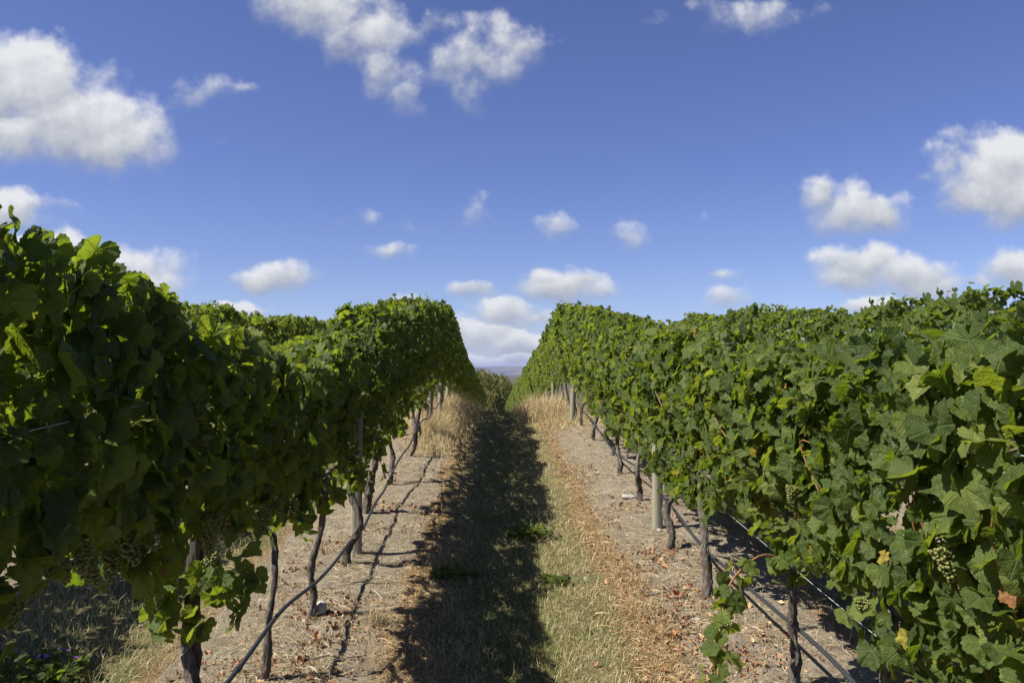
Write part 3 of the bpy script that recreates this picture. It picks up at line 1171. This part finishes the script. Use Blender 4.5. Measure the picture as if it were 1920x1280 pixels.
rng = np.random.default_rng(40)
P1 = post_data(rng, .042, 1.30, True, 1)
P2 = post_data(rng, .047, 1.78, False, 2)
o = link_mesh('wooden_post', P1[0], P1[1], M_POST, loc=(-1.06, 6.30, float(gz(-1.06, 6.3))))
tag(o, 'weathered timber post between two vine trunks in the left row', 'post', 'trellis posts')
o = link_mesh('wooden_post', P1[0], P1[1], M_POST, loc=(1.38, 7.02, float(gz(1.38, 7.02))))
tag(o, 'pale square timber post on bare soil in the right row, tiny white stone at foot', 'post', 'trellis posts')
po = link_mesh('wooden_post', P2[0], P2[1], M_POST, loc=(1.33, 14.3, float(gz(1.33, 14.3))))
po.rotation_euler = (0, R(2.0), 0)
tag(po, 'tall round grey post at the dry grass bank where the right row crests', 'post', 'trellis posts')
for y in (19.2, 21.6, 24.6, 28.9, 33, 37, 42, 48):
    c = po.copy()
    C.objects.link(c)
    c.scale = (.9, .9, .60)
    c.location = (1.37 + float(prng.normal(0, .03)), y, float(gz(1.3, y)))
    c.rotation_euler = (R(prng.normal(0, 1.5)), R(prng.normal(0, 1.5)), float(prng.uniform(0, 3)))
    tag(c, 'small far post under the right hedge behind the tall dry grass', 'post', 'far trellis posts on the right')
for y in (13.7, 15.6, 18.4, 21.0):
    c = po.copy()
    C.objects.link(c)
    c.scale = (.9, .9, .55)
    c.location = (-1.10 + float(prng.normal(0, .03)), y, float(gz(-1.1, y)))
    c.rotation_euler = (R(prng.normal(0, 1.5)), R(prng.normal(0, 1.5)), float(prng.uniform(0, 3)))
    tag(c, 'grey post under the left hedge standing in the tall dry grass', 'post', 'far trellis posts on the left')

# ------------------------------------------------------------------ wires and drip pipes
def run(name, X, h, y0, y1, r, mat, label, cat, group, sag=0.0, seed=0, sides=5, step=.35, wob=.0, sagf=None):
    y = np.arange(y0, y1, step)
    hh = h + wob * vnoise(y * .55, seed, 0, 50) + wob * .5 * vnoise(y * 1.4, seed, 0, 51)
    x = X + wob * .5 * vnoise(y * .6, seed, 3, 52)
    P = np.stack([x, y, g(y) + hh], 1)
    V, F = tube(P, r, sides)
    o = link_mesh(name, V, F, mat, smooth=True)
    tag(o, label, cat, group)
    return o


wg = 'trellis wires'
run('trellis_wire', XL + .19, 1.57, .2, 16, .0013, M_WIRE, 'uppermost bare wire running along the face of the shaded left hedge', 'wire', wg, wob=.01, seed=1)
run('trellis_wire', XL + .15, 1.36, .2, 16, .0013, M_WIRE, 'middle bare wire along the face of the shaded left hedge, below the uppermost', 'wire', wg, wob=.012, seed=2)
run('trellis_wire', XL, .58, .2, 16, .0014, M_WIRE, 'low thin wire under the left hedge above the black drip pipe', 'wire', wg, wob=.008, seed=3)
run('trellis_wire', XR - .15, 1.48, .2, 15, .0013, M_WIRE, 'bare wire near the top of the sunlit right hedge face', 'wire', wg, wob=.01, seed=4)
run('trellis_wire', XR + .03, .60, .2, 15, .0014, M_WIRE, 'low silvery wire under the right hedge above the drip pipe', 'wire', wg, wob=.008, seed=5)
dl = run('drip_pipe', XL + .09, .28, 1.8, 17, .0105, M_PIPE, 'black drip pipe sagging past the trunks of the left row', 'pipe', 'drip pipes', wob=.07, seed=8, sides=10, step=.12)
dr = run('drip_pipe', XR + .015, .27, 1.8, 17, .0105, M_PIPE, 'black drip pipe along the foot of the right row with a bright sheen', 'pipe', 'drip pipes', wob=.05, seed=11, sides=10, step=.12)
for (par, X, ylist, sd_) in ((dl, XL + .09, (3.55, 4.75), 8), (dr, XR + .015, (4.7, 6.1), 11)):
    for y in ylist:
        ya = np.array([y - .016, y + .016])
        hh = (.28 if sd_ == 8 else .27)
        w_ = .07 if sd_ == 8 else .05
        hz = hh + w_ * vnoise(ya * .55, sd_, 0, 50) + w_ * .5 * vnoise(ya * 1.4, sd_, 0, 51)
        hx_ = X + w_ * .5 * vnoise(ya * .6, sd_, 3, 52)
        V, F = tube(np.stack([hx_, ya, g(ya) + hz], 1), .0145, 10)
        link_mesh('dripper', V, F, M_PIPE, par, smooth=False)

# pale turquoise sleeve round a young vine of the second row on the left
y_ = 8.0
a_ = np.linspace(0, 2 * np.pi, 20, endpoint=False)
V, F = tube([(0, 0, 0), (.003, 0, .2), (.004, .002, .44)], [.050, .049, .051], 18, .03, 3, caps=False)
Vi, Fi = tube([(.004, .002, .44), (.003, 0, .2), (0, 0, 0)], [.048, .046, .047], 18, .03, 3, caps=False)
V, F, _ = merge([(V, F), (Vi, Fi)])
o = link_mesh('vine_guard', V, F, M_GUARD, smooth=True, loc=(XL - SP + .02, y_, float(gz(XL - SP, y_))))
tag(o, 'pale turquoise plastic vine sleeve glimpsed through the left hedge', 'vine guard')

# ------------------------------------------------------------------ stones
def stone(x, y, size, label, seed, rot=0.0, lift=.3):
    rng = np.random.default_rng(seed)
    bm = bmesh.new()
    bmesh.ops.create_icosphere(bm, subdivisions=4, radius=1.0)
    V = np.array([v.co[:] for v in bm.verts])
    F = np.array([[v.index for v in f.verts] for f in bm.faces])
    bm.free()
    V = V * (1 + .16 * vnoise(V[:, 0] * 1.3 + seed, V[:, 1] * 1.3, V[:, 2] * 1.3, seed) + .03 * vnoise(V[:, 0] * 5, V[:, 1] * 5, V[:, 2] * 5, seed))[:, None]
    V = np.sign(V) * np.abs(V) ** .92 * np.asarray(size)
    o = link_mesh('stone', V, [F], M_STONE, smooth=True, loc=(x, y, float(gz(x, y)) + size[2] * lift))
    o.rotation_euler = (0, R(8), rot)
    tag(o, label, 'stone')
    return o


stone(-1.055, 5.02, (.036, .05, .045), 'rounded grey stone resting against a leaning trunk of the left row', 1, .3, .75)
stone(1.315, 8.12, (.085, .055, .030), 'flat white stone lying on the soil left of a right row trunk', 2, .2, .5)
stone(1.375, 6.92, (.022, .018, .016), 'tiny white stone at the foot of the square timber post', 3, .2, .6)
stone(1.18, 4.86, (.022, .03, .012), 'small pale pebble in the soil between the low leafy shoot and leaning trunk', 4, 1.1, .5)

# ------------------------------------------------------------------ grass, straw and litter
def blades(xy, h, w, lean, col, rng, bend=.5, name='grass', mat=None, label=None, cat='grass', flat=None, lift=None):
    n = len(xy)
    a = rng.uniform(0, 2 * np.pi, n)
    d = np.stack([np.cos(a), np.sin(a), np.zeros(n)], 1)
    s = np.stack([-np.sin(a), np.cos(a), np.zeros(n)], 1)
    # turn the width a little out of the plane so blades catch the light differently
    s = norm(s + np.stack([np.zeros(n), np.zeros(n), rng.normal(0, .25, n)], 1))
    b = np.stack([xy[:, 0], xy[:, 1], gz(xy[:, 0], xy[:, 1]) - .006], 1)
    if lift is not None:
        b[:, 2] += lift
    h = h[:, None]
    w = (w * .5)[:, None]
    ln = lean[:, None]
    up = np.array([[0, 0, 1.0]])
    dirm = norm(up + d * ln)
    dirt = norm(up * (1 - bend * .6) + d * (ln * 1.3 + bend))
    m = b + dirm * h * .52
    t = m + dirt * h * .5
    V = np.stack([b - s * w, b + s * w, m + s * w * .8, m - s * w * .8, t], 1)
    o = (np.arange(n) * 5)[:, None]
    F4 = np.concatenate([o, o + 1, o + 2, o + 3], 1)
    F3 = np.concatenate([o + 3, o + 2, o + 4], 1)
    c = np.repeat(col[:, None, :], 5, 1).reshape(-1, 3)
    return V.reshape(-1, 3), [F4, F3], c


def lying(xy, length, w, col, rng, arch=.1, pref=None):
    """dead stalks lying on the ground"""
    n = len(xy)
    a = rng.uniform(0, 2 * np.pi, n)
    d = np.stack([np.cos(a), np.sin(a)], 1)
    s = np.stack([-np.sin(a), np.cos(a)], 1)
    h = (length * .5)[:, None]
    p0 = xy - d * h
    p1 = xy + d * h
    pm = xy + s * (rng.normal(0, .12, n) * length)[:, None]

    def z(p, l):
        return gz(p[:, 0], p[:, 1]) + l
    e0 = z(p0, rng.uniform(.004, .010, n))
    e1 = z(p1, rng.uniform(.004, .016, n))
    em = z(pm, rng.uniform(.006, .016, n) + arch * length * rng.uniform(0, 1, n))
    ww = (w * .5)[:, None]
    tw = (rng.normal(0, .5, n) * w)

    def pt(p, zz, f, tz):
        q = p + s * ww * f
        return np.stack([q[:, 0], q[:, 1], zz + tz], 1)
    V = np.stack([pt(p0, e0, -1, 0), pt(p0, e0, 1, tw), pt(pm, em, 1, tw), pt(pm, em, -1, 0), pt(p1, e1, .6, tw * .5), pt(p1, e1, -.6, 0)], 1)
    o = (np.arange(n) * 6)[:, None]
    F = np.concatenate([np.concatenate([o, o + 1, o + 2, o + 3], 1), np.concatenate([o + 3, o + 2, o + 4, o + 5], 1)])
    c = np.repeat(col[:, None, :], 6, 1).reshape(-1, 3)
    return V.reshape(-1, 3), [F], c


def pick(n, palette, rng, jit=.22):
    P = np.array([p[1] for p in palette], float)
    w = np.array([p[0] for p in palette], float)
    i = rng.choice(len(P), n, p=w / w.sum())
    c = P[i] * (1 + rng.normal(0, jit, (n, 1)))
    return np.clip(c, .01, .8)


STRAW = [(3, (.38, .30, .17)), (2, (.47, .39, .235)), (2, (.29, .205, .105)), (2, (.19, .14, .08)), (1, (.52, .46, .34))]
DEADC = [(3, (.37, .26, .125)), (2, (.29, .175, .08)), (3, (.45, .345, .185)), (1, (.20, .115, .055))]
GREENC = [(5, (.11, .155, .036)), (4, (.16, .20, .050)), (3, (.30, .26, .105)), (3, (.42, .35, .175)), (1, (.17, .17, .06))]
TALLC = [(3, (.44, .355, .190)), (3, (.52, .43, .25)), (2, (.36, .265, .130)), (1, (.27, .19, .09))]


def scatter_y(n, y0, y1, rng, p=1.6):
    """more of them close to the eye"""
    u = rng.uniform(0, 1, n)
    a, b = y0 ** (1 - p), y1 ** (1 - p)
    return (a + (b - a) * u) ** (1 / (1 - p))


def stuff(name, parts, mat, label, cat):
    V, F, c = merge(parts)
    o = link_mesh(name, V, F, mat, col=c)
    tag(o, label, cat, None, 'stuff')
    return o


rng = np.random.default_rng(1234)
# grass lane
n = 105000
y = scatter_y(n, 3.0, 18.5, rng, 1.7)
x = np.clip(rng.normal(.14, .36, n), -.85, 1.0)
t_ = row_t(x) + .12 * vnoise(x * 2.5, y * 2.5, 0, 61)
keep = (rng.uniform(0, 1, n) < np.clip((t_ - .54) / .2, 0, 1)) & (rng.uniform(0, 1, n) < np.clip(.75 + .5 * vnoise(x * 4, y * 4, 0, 62), .15, 1))
x, y, t_ = x[keep], y[keep], t_[keep]
n = len(x)
col = pick(n, GREENC, rng)
gm = (np.clip((t_ - .85) / .22 + .45 * vnoise(x * 3, y * 1.5, 0, 63) + .12, 0, 1) * np.clip(1.15 - 1.1 * np.clip((x - .18) / .42, 0, 1), .16, 1))[:, None]
col = np.where(rng.uniform(0, 1, (n, 1)) < gm * .78 + .05, col, pick(n, [(3, (.46, .39, .20)), (3, (.54, .46, .26)), (2, (.36, .29, .13)), (1, (.24, .21, .09))], rng))
h = np.clip(rng.gamma(4, .0125, n), .015, .13)
b1 = blades(np.stack([x, y], 1), h, rng.uniform(.0018, .0036, n) * (.7 + .06 * y), np.abs(rng.normal(.75, .6, n)), col, rng, .7)
stuff('lane_grass', [b1], M_BLADE, 'short mown half dry green grass down the middle of the lane', 'grass')
# dead matted grass along both edges
parts = []
for (cx, sdx) in ((-.46, .09), (.84, .085)):
    n = 21000
    y = scatter_y(n, 3.0, 18, rng, 1.7)
    x = rng.normal(cx, sdx, n) + .07 * vnoise(y * 1.7, cx * 9, 0, 64)
    parts.append(blades(np.stack([x, y], 1), np.clip(rng.gamma(4, .012, n), .015, .12), rng.uniform(.0018, .0035, n) * (.7 + .06 * y), np.abs(rng.normal(1.1, .8, n)), pick(n, DEADC, rng), rng, .8))
    n = 5500
    y = scatter_y(n, 3.0, 16, rng, 1.7)
    x = rng.normal(cx, sdx * 1.1, n) + .07 * vnoise(y * 1.7, cx * 9, 0, 64)
    parts.append(lying(np.stack([x, y], 1), rng.uniform(.03, .11, n), rng.uniform(.002, .004, n) * (.7 + .06 * y), pick(n, DEADC, rng), rng, .12))
stuff('dead_grass', parts, M_DRY, 'rusty dead grass matted along both edges of the lane', 'grass')
# straw on the bare strips
parts = []
for (cx, sdx, n, p0) in ((-1.0, .32, 24000, 3.0), (1.3, .34, 25000, 3.0), (-1.9, .35, 3500, 2.5), (2.0, .3, 2500, 3)):
    y = scatter_y(n, p0, 14, rng, 1.7)
    x = rng.normal(cx, sdx, n)
    kp = vnoise(x * 3.1, y * 3.1, 0, 68) + .7 * vnoise(x * 8, y * 8, 0, 69) + rng.normal(0, .35, n) > -.22
    x, y, n = x[kp], y[kp], int(kp.sum())
    parts.append(lying(np.stack([x, y], 1), np.clip(rng.gamma(2.0, .026, n), .012, .26), rng.uniform(.0010, .0026, n) * (.7 + .06 * y), pick(n, STRAW, rng), rng, .07))
    m_ = n // 7
    y = scatter_y(m_, p0, 14, rng, 1.7)
    x = rng.normal(cx, sdx, m_)
    parts.append(blades(np.stack([x, y], 1), np.clip(rng.gamma(3, .016, m_), .01, .13), rng.uniform(.0015, .003, m_), np.abs(rng.normal(1.0, .9, m_)), pick(m_, STRAW, rng), rng, .8))
stuff('straw', parts, M_LITTER, 'loose dry straw strewn over the bare soil under the vines', 'straw')
# shrivelled fallen leaves and stems
n = 15000
y = scatter_y(n, 3.0, 13, rng, 1.6)
left = rng.uniform(0, 1, n) < .45
x = np.where(left, rng.normal(-1.05, .28, n), rng.normal(1.14, .24, n))
keep = vnoise(x * 2.3, y * 2.3, 0, 66) + .6 * vnoise(x * 7, y * 7, 0, 67) + rng.normal(0, .24, n) > .24
x, y = x[keep], y[keep]
n = len(x)
pos = np.stack([x, y, gz(x, y) + rng.uniform(.006, .016, n)], 1)
tn = pick(n, [(5, (.31, .165, .075)), (3, (.22, .085, .050)), (4, (.38, .26, .135)), (2, (.13, .075, .045))], rng)
V, F, uv, col = build_leaves(pos, np.array([[0, 0, 1.0]]) + rng.normal(0, .5, (n, 3)), rng.normal(0, 1, (n, 3)), np.clip(rng.gamma(3, .0028, n), .004, .026), tn, 1, rng, 2.6)
lo = link_mesh('leaf_litter', V, F, M_LITTER, col=col)
tag(lo, 'curled brown and red fallen vine leaves scattered on bare soil', 'leaf litter', None, 'stuff')
# tall dry grass on the crest
parts = []
for (cx, sdx, n, y0, y1) in ((-.84, .20, 15000, 10.6, 30), (-1.2, .3, 5000, 12.5, 30), (1.05, .26, 14000, 13.0, 34), (1.4, .25, 6000, 14, 34)):
    y = scatter_y(n, y0, y1, rng, 2.2)
    x = rng.normal(cx, sdx, n)
    k_ = .5 + .5 * vnoise(x * 3, y * 1.3, 0, 70)
    ramp_ = np.clip((y - y0 + .7 * vnoise(x * 4, y * 2, 1, 71)) / 3.0, .14, 1)
    hh = np.clip(rng.normal(.31, .12, n) * (.45 + .95 * k_) * ramp_, .04, .66)
    parts.append(blades(np.stack([x, y], 1), hh, rng.uniform(.003, .0065, n), np.abs(rng.normal(.40, .36, n)), pick(n, TALLC, rng, .2), rng, .45))
stuff('tall_dry_grass', parts, M_DRY, 'tall straw coloured dry grass banked under the rows on the crest', 'grass')
# shaded grass under and beyond the left row
parts = []
n = 26000
y = scatter_y(n, 2.2, 9, rng, 1.6)
x = rng.normal(-2.4, .42, n)
k_ = vnoise(x * 2, y * 2, 0, 72)
hh = np.clip(rng.gamma(4, .016, n) * (1 + .5 * k_), .015, .2)
parts.append(blades(np.stack([x, y], 1), hh, rng.uniform(.002, .0042, n), np.abs(rng.normal(.6, .5, n)), pick(n, [(3, (.16, .20, .06)), (4, (.50, .42, .22)), (3, (.38, .33, .16))], rng), rng, .6))
stuff('grass', parts, M_BLADE, 'half dry grass in the shade behind the left row', 'grass')
parts = []
n = 9000
y = scatter_y(n, 4.5, 10, rng, 1.6)
x = rng.normal(2.7, .42, n)
parts.append(blades(np.stack([x, y], 1), np.clip(rng.gamma(4, .014, n), .015, .15), rng.uniform(.002, .0042, n), np.abs(rng.normal(.6, .5, n)), pick(n, STRAW, rng), rng, .6))
stuff('grass', parts, M_DRY, 'dry grass glimpsed on the far side of the right row', 'grass')

# single tufts
def tuft(x, y, h, n, label, col, seed):
    rng = np.random.default_rng(seed)
    xy = np.stack([rng.normal(x, .035, n), rng.normal(y, .035, n)], 1)
    V, F, c = blades(xy, np.clip(rng.normal(h, h * .3, n), .02, 1), rng.uniform(.0018, .0035, n), np.abs(rng.normal(.35, .3, n)), pick(n, col, rng), rng, .5)
    z0 = float(gz(x, y))
    o = link_mesh('grass_tuft', V - np.array([x, y, z0]), F, M_DRY, col=c, loc=(x, y, z0))
    tag(o, label, 'grass tuft')


tuft(-.69, 4.88, .11, 170, 'lone upright tuft of dry grass on the bare soil beside the lane', STRAW, 5)
tuft(-1.02, 3.35, .10, 160, 'dry golden tuft of grass beside the thick shaggy trunk', STRAW, 6)
tuft(1.18, 3.95, .07, 90, 'small straw tuft on the soil left of the upright right trunk', STRAW, 7)

# prunings
TW = [((-.84, 4.35), .34, .35, 'thin dark pruning lying across the soil below the lone grass tuft'), ((1.02, 4.25), .28, 1.95, 'dark twig lying on the soil at the lane edge near the low leafy shoot'),
      ((1.16, 5.35), .42, .25, 'long pale stalk lying on the soil near the pale leaning trunk'), ((-1.3, 3.75), .3, 1.2, 'reddish cane lying in the straw behind the black drip pipe'),
      ((-.8, 5.6), .36, .2, 'thin grey pruning on bare soil between lane and timber post'), ((1.62, 4.1), .3, -.2, 'pale dry stick on the soil behind the upright right trunk')]
for i, ((x, y), ln, a, lab) in enumerate(TW):
    rng = np.random.default_rng(500 + i)
    d = np.array([math.cos(a), math.sin(a)])
    s_ = np.array([-d[1], d[0]])
    pts = []
    for f in np.linspace(-.5, .5, 6):
        q = np.array([x, y]) + d * ln * f + s_ * rng.normal(0, .012)
        pts.append((q[0] - x, q[1] - y, float(gz(q[0], q[1])) - float(gz(x, y)) + .011 + abs(rng.normal(0, .004))))
    V, F = tube(spline(pts, 16), np.linspace(.0042, .0024, 16), 6, .15, i)
    o = link_mesh('twig', V, F, M_CANE if i == 3 else (M_POST if i in (2, 5) else M_BARK), smooth=True, loc=(x, y, float(gz(x, y))))
    tag(o, lab, 'twig', 'prunings on the soil')

# mallow weeds with purple flowers
def weed(x, y, rad, n, nf, label, seed, h=.10):
    rng = np.random.default_rng(seed)
    z0 = float(gz(x, y))
    root = empty('mallow_weed', (x, y, z0))
    tag(root, label, 'weed')
    a = rng.uniform(0, 6.283, n)
    rr = rad * np.sqrt(rng.uniform(0, 1, n))
    pos = np.stack([rr * np.cos(a), rr * np.sin(a) * .8, rng.uniform(.01, h, n)], 1)
    tone = np.stack([rng.uniform(.1, .6, n), rng.uniform(0, .3, n), rng.uniform(0, 1, n)], 1)
    V, F, uv, col = build_leaves(pos, np.array([[0, 0, 1.0]]) + rng.normal(0, .45, (n, 3)), rng.normal(0, 1, (n, 3)), rng.uniform(.014, .030, n), tone, 1, rng)
    link_mesh('foliage', V, F, M_LEAF, root, uv, col, True)
    for k in range(nf):
        aa, r_ = rng.uniform(0, 6.28), rad * rng.uniform(.2, 1)
        c = np.array([r_ * math.cos(aa), r_ * math.sin(aa) * .8, h + rng.uniform(.0, .04)])
        ang = np.linspace(0, 2 * np.pi, 20, endpoint=False)
        pr = .013 * (.55 + .45 * np.abs(np.sin(ang * 2.5)))
        tilt = rng.normal(0, .5, 2)
        V = np.concatenate([[c], c + np.stack([pr * np.cos(ang), pr * np.sin(ang), .004 + pr * np.cos(ang) * tilt[0] + pr * np.sin(ang) * tilt[1]], 1)])
        i = np.arange(20)
        link_mesh('flower', V, [np.stack([np.zeros(20, int), 1 + i, 1 + (i + 1) % 20], 1)], M_PETAL, root)


weed(-2.30, 4.1, .30, 420, 9, 'low mallow weed with purple flowers on the shaded ground under the left hedge', 1, .12)
weed(-1.75, 3.4, .20, 150, 2, 'small sprawling mallow weed near the thick shaggy trunk', 2, .09)
weed(.30, 6.85, .20, 190, 2, 'green leafy weed with a violet flower in the middle of the lane', 3, .08)
weed(-.28, 5.75, .16, 120, 2, 'green weed with violet specks at the left edge of the lane shadow', 4, .07)
weed(.40, 5.6, .09, 60, 1, 'little green weed in the sunlit straw at the right of the lane', 5, .05)

# ------------------------------------------------------------------ willows beyond the rows
def willow(x, y, rad, hgt, seed, label, tint):
    rng = np.random.default_rng(seed)
    z0 = float(gz(x, y))
    root = empty('willow_tree', (x, y, z0))
    tag(root, label, 'tree')
    parts = [tube(spline([(0, 0, -.2), (.1, .1, hgt * .2), (.0, .2, hgt * .45), (.2, 0, hgt * .7)], 12), np.linspace(.45, .16, 12), 10, .15, seed)]
    for k in range(7):
        a = k * 2 * math.pi / 7 + rng.normal(0, .2)
        parts.append(tube(spline([(.05, .1, hgt * rng.uniform(.3, .5)), (math.cos(a) * rad * .35, math.sin(a) * rad * .35, hgt * .68), (math.cos(a) * rad * .65, math.sin(a) * rad * .65, hgt * .78)], 8), np.linspace(.16, .05, 8), 6))
    V, F, _ = merge([(p[0], p[1]) for p in parts])
    link_mesh('trunk', V, F, M_BARK, root, smooth=True)
    nst = 3000
    d = norm(rng.normal(0, 1, (nst, 3)))
    d[:, 2] = np.abs(d[:, 2])
    lump = 1 + .24 * vnoise(d[:, 0] * 2.6 + seed, d[:, 1] * 2.6, d[:, 2] * 2.6, 80) + .10 * vnoise(d[:, 0] * 6, d[:, 1] * 6, d[:, 2] * 6, 81)
    st = d * np.array([rad, rad, hgt * .52]) * lump[:, None] * rng.uniform(.72, 1, (nst, 1)) + np.array([0, 0, hgt * .46])
    kp = vnoise(d[:, 0] * 4 + seed, d[:, 1] * 4, d[:, 2] * 4, 84) + rng.normal(0, .3, nst) > -.25
    st, d = st[kp], d[kp]
    nst = len(st)
    ln = rng.uniform(.8, 3.4, nst)
    m = 11
    f = np.linspace(0, 1, m)[None, :, None]
    sway = norm(np.stack([d[:, 0], d[:, 1], np.zeros(nst)], 1))
    P = st[:, None, :] + f * ln[:, None, None] * np.array([[[0, 0, -1.0]]]) + (f * (1 - f)) * sway[:, None, :] * .7 + rng.normal(0, .09, (nst, m, 3))
    P = P.reshape(-1, 3)
    P = P[P[:, 2] > .05]
    n = len(P)
    a = rng.uniform(0, 6.283, n)
    w = np.stack([np.cos(a), np.sin(a), rng.normal(0, .3, n)], 1) * rng.uniform(.05, .10, (n, 1))
    dn = np.stack([rng.normal(0, .12, n), rng.normal(0, .12, n), -rng.uniform(.18, .34, n)], 1)
    V = np.stack([P - w, P + w, P + dn + w * .4, P + dn * 1.2 - w * .4], 1)
    o = (np.arange(n) * 4)[:, None]
    F = [np.concatenate([o, o + 1, o + 2, o + 3], 1)]
    col = np.asarray(tint) * (1 + rng.normal(0, .22, (n, 1))) * (1 + .25 * vnoise(P[:, 0], P[:, 1], P[:, 2], 83))[:, None]
    link_mesh('crown', V.reshape(-1, 3), F, M_WILLOW, root, col=np.repeat(np.clip(col, .01, .6)[:, None, :], 4, 1).reshape(-1, 3))


willow(-3.0, 128, 5.6, 9.2, 1, 'rounded olive weeping willow closing the view at the end of the lane', (.16, .158, .048))
willow(-10.5, 134, 5.5, 8.0, 2, 'willow half hidden behind the far end of the left row', (.080, .09, .028))
willow(5.2, 150, 5.0, 6.0, 3, 'lower dark willow at the right of the rounded willow, behind the right row', (.07, .085, .028))

# ------------------------------------------------------------------ the air
def haze():
    m = bpy.data.materials.new('haze_air')
    m.use_nodes = True
    nt = m.node_tree
    nt.nodes.clear()
    out = nt.nodes.new('ShaderNodeOutputMaterial')
    pv = nt.nodes.new('ShaderNodeVolumePrincipled')
    pv.inputs['Color'].default_value = (.38, .50, .95, 1)
    pv.inputs['Density'].default_value = 0.8e-4
    pv.inputs['Anisotropy'].default_value = .2
    nt.links.new(pv.outputs[0], out.inputs['Volume'])
    m.cycles.homogeneous_volume = True
    x0, x1, y0, y1, z0, z1 = -9500, 9500, -400, 11000, -14, 95
    V = np.array([(x, y, z) for x in (x0, x1) for y in (y0, y1) for z in (z0, z1)], float)
    F = np.array([(0, 1, 3, 2), (4, 6, 7, 5), (0, 4, 5, 1), (2, 3, 7, 6), (0, 2, 6, 4), (1, 5, 7, 3)])
    o = link_mesh('haze', V, [F], m)
    o['kind'] = 'stuff'


haze()
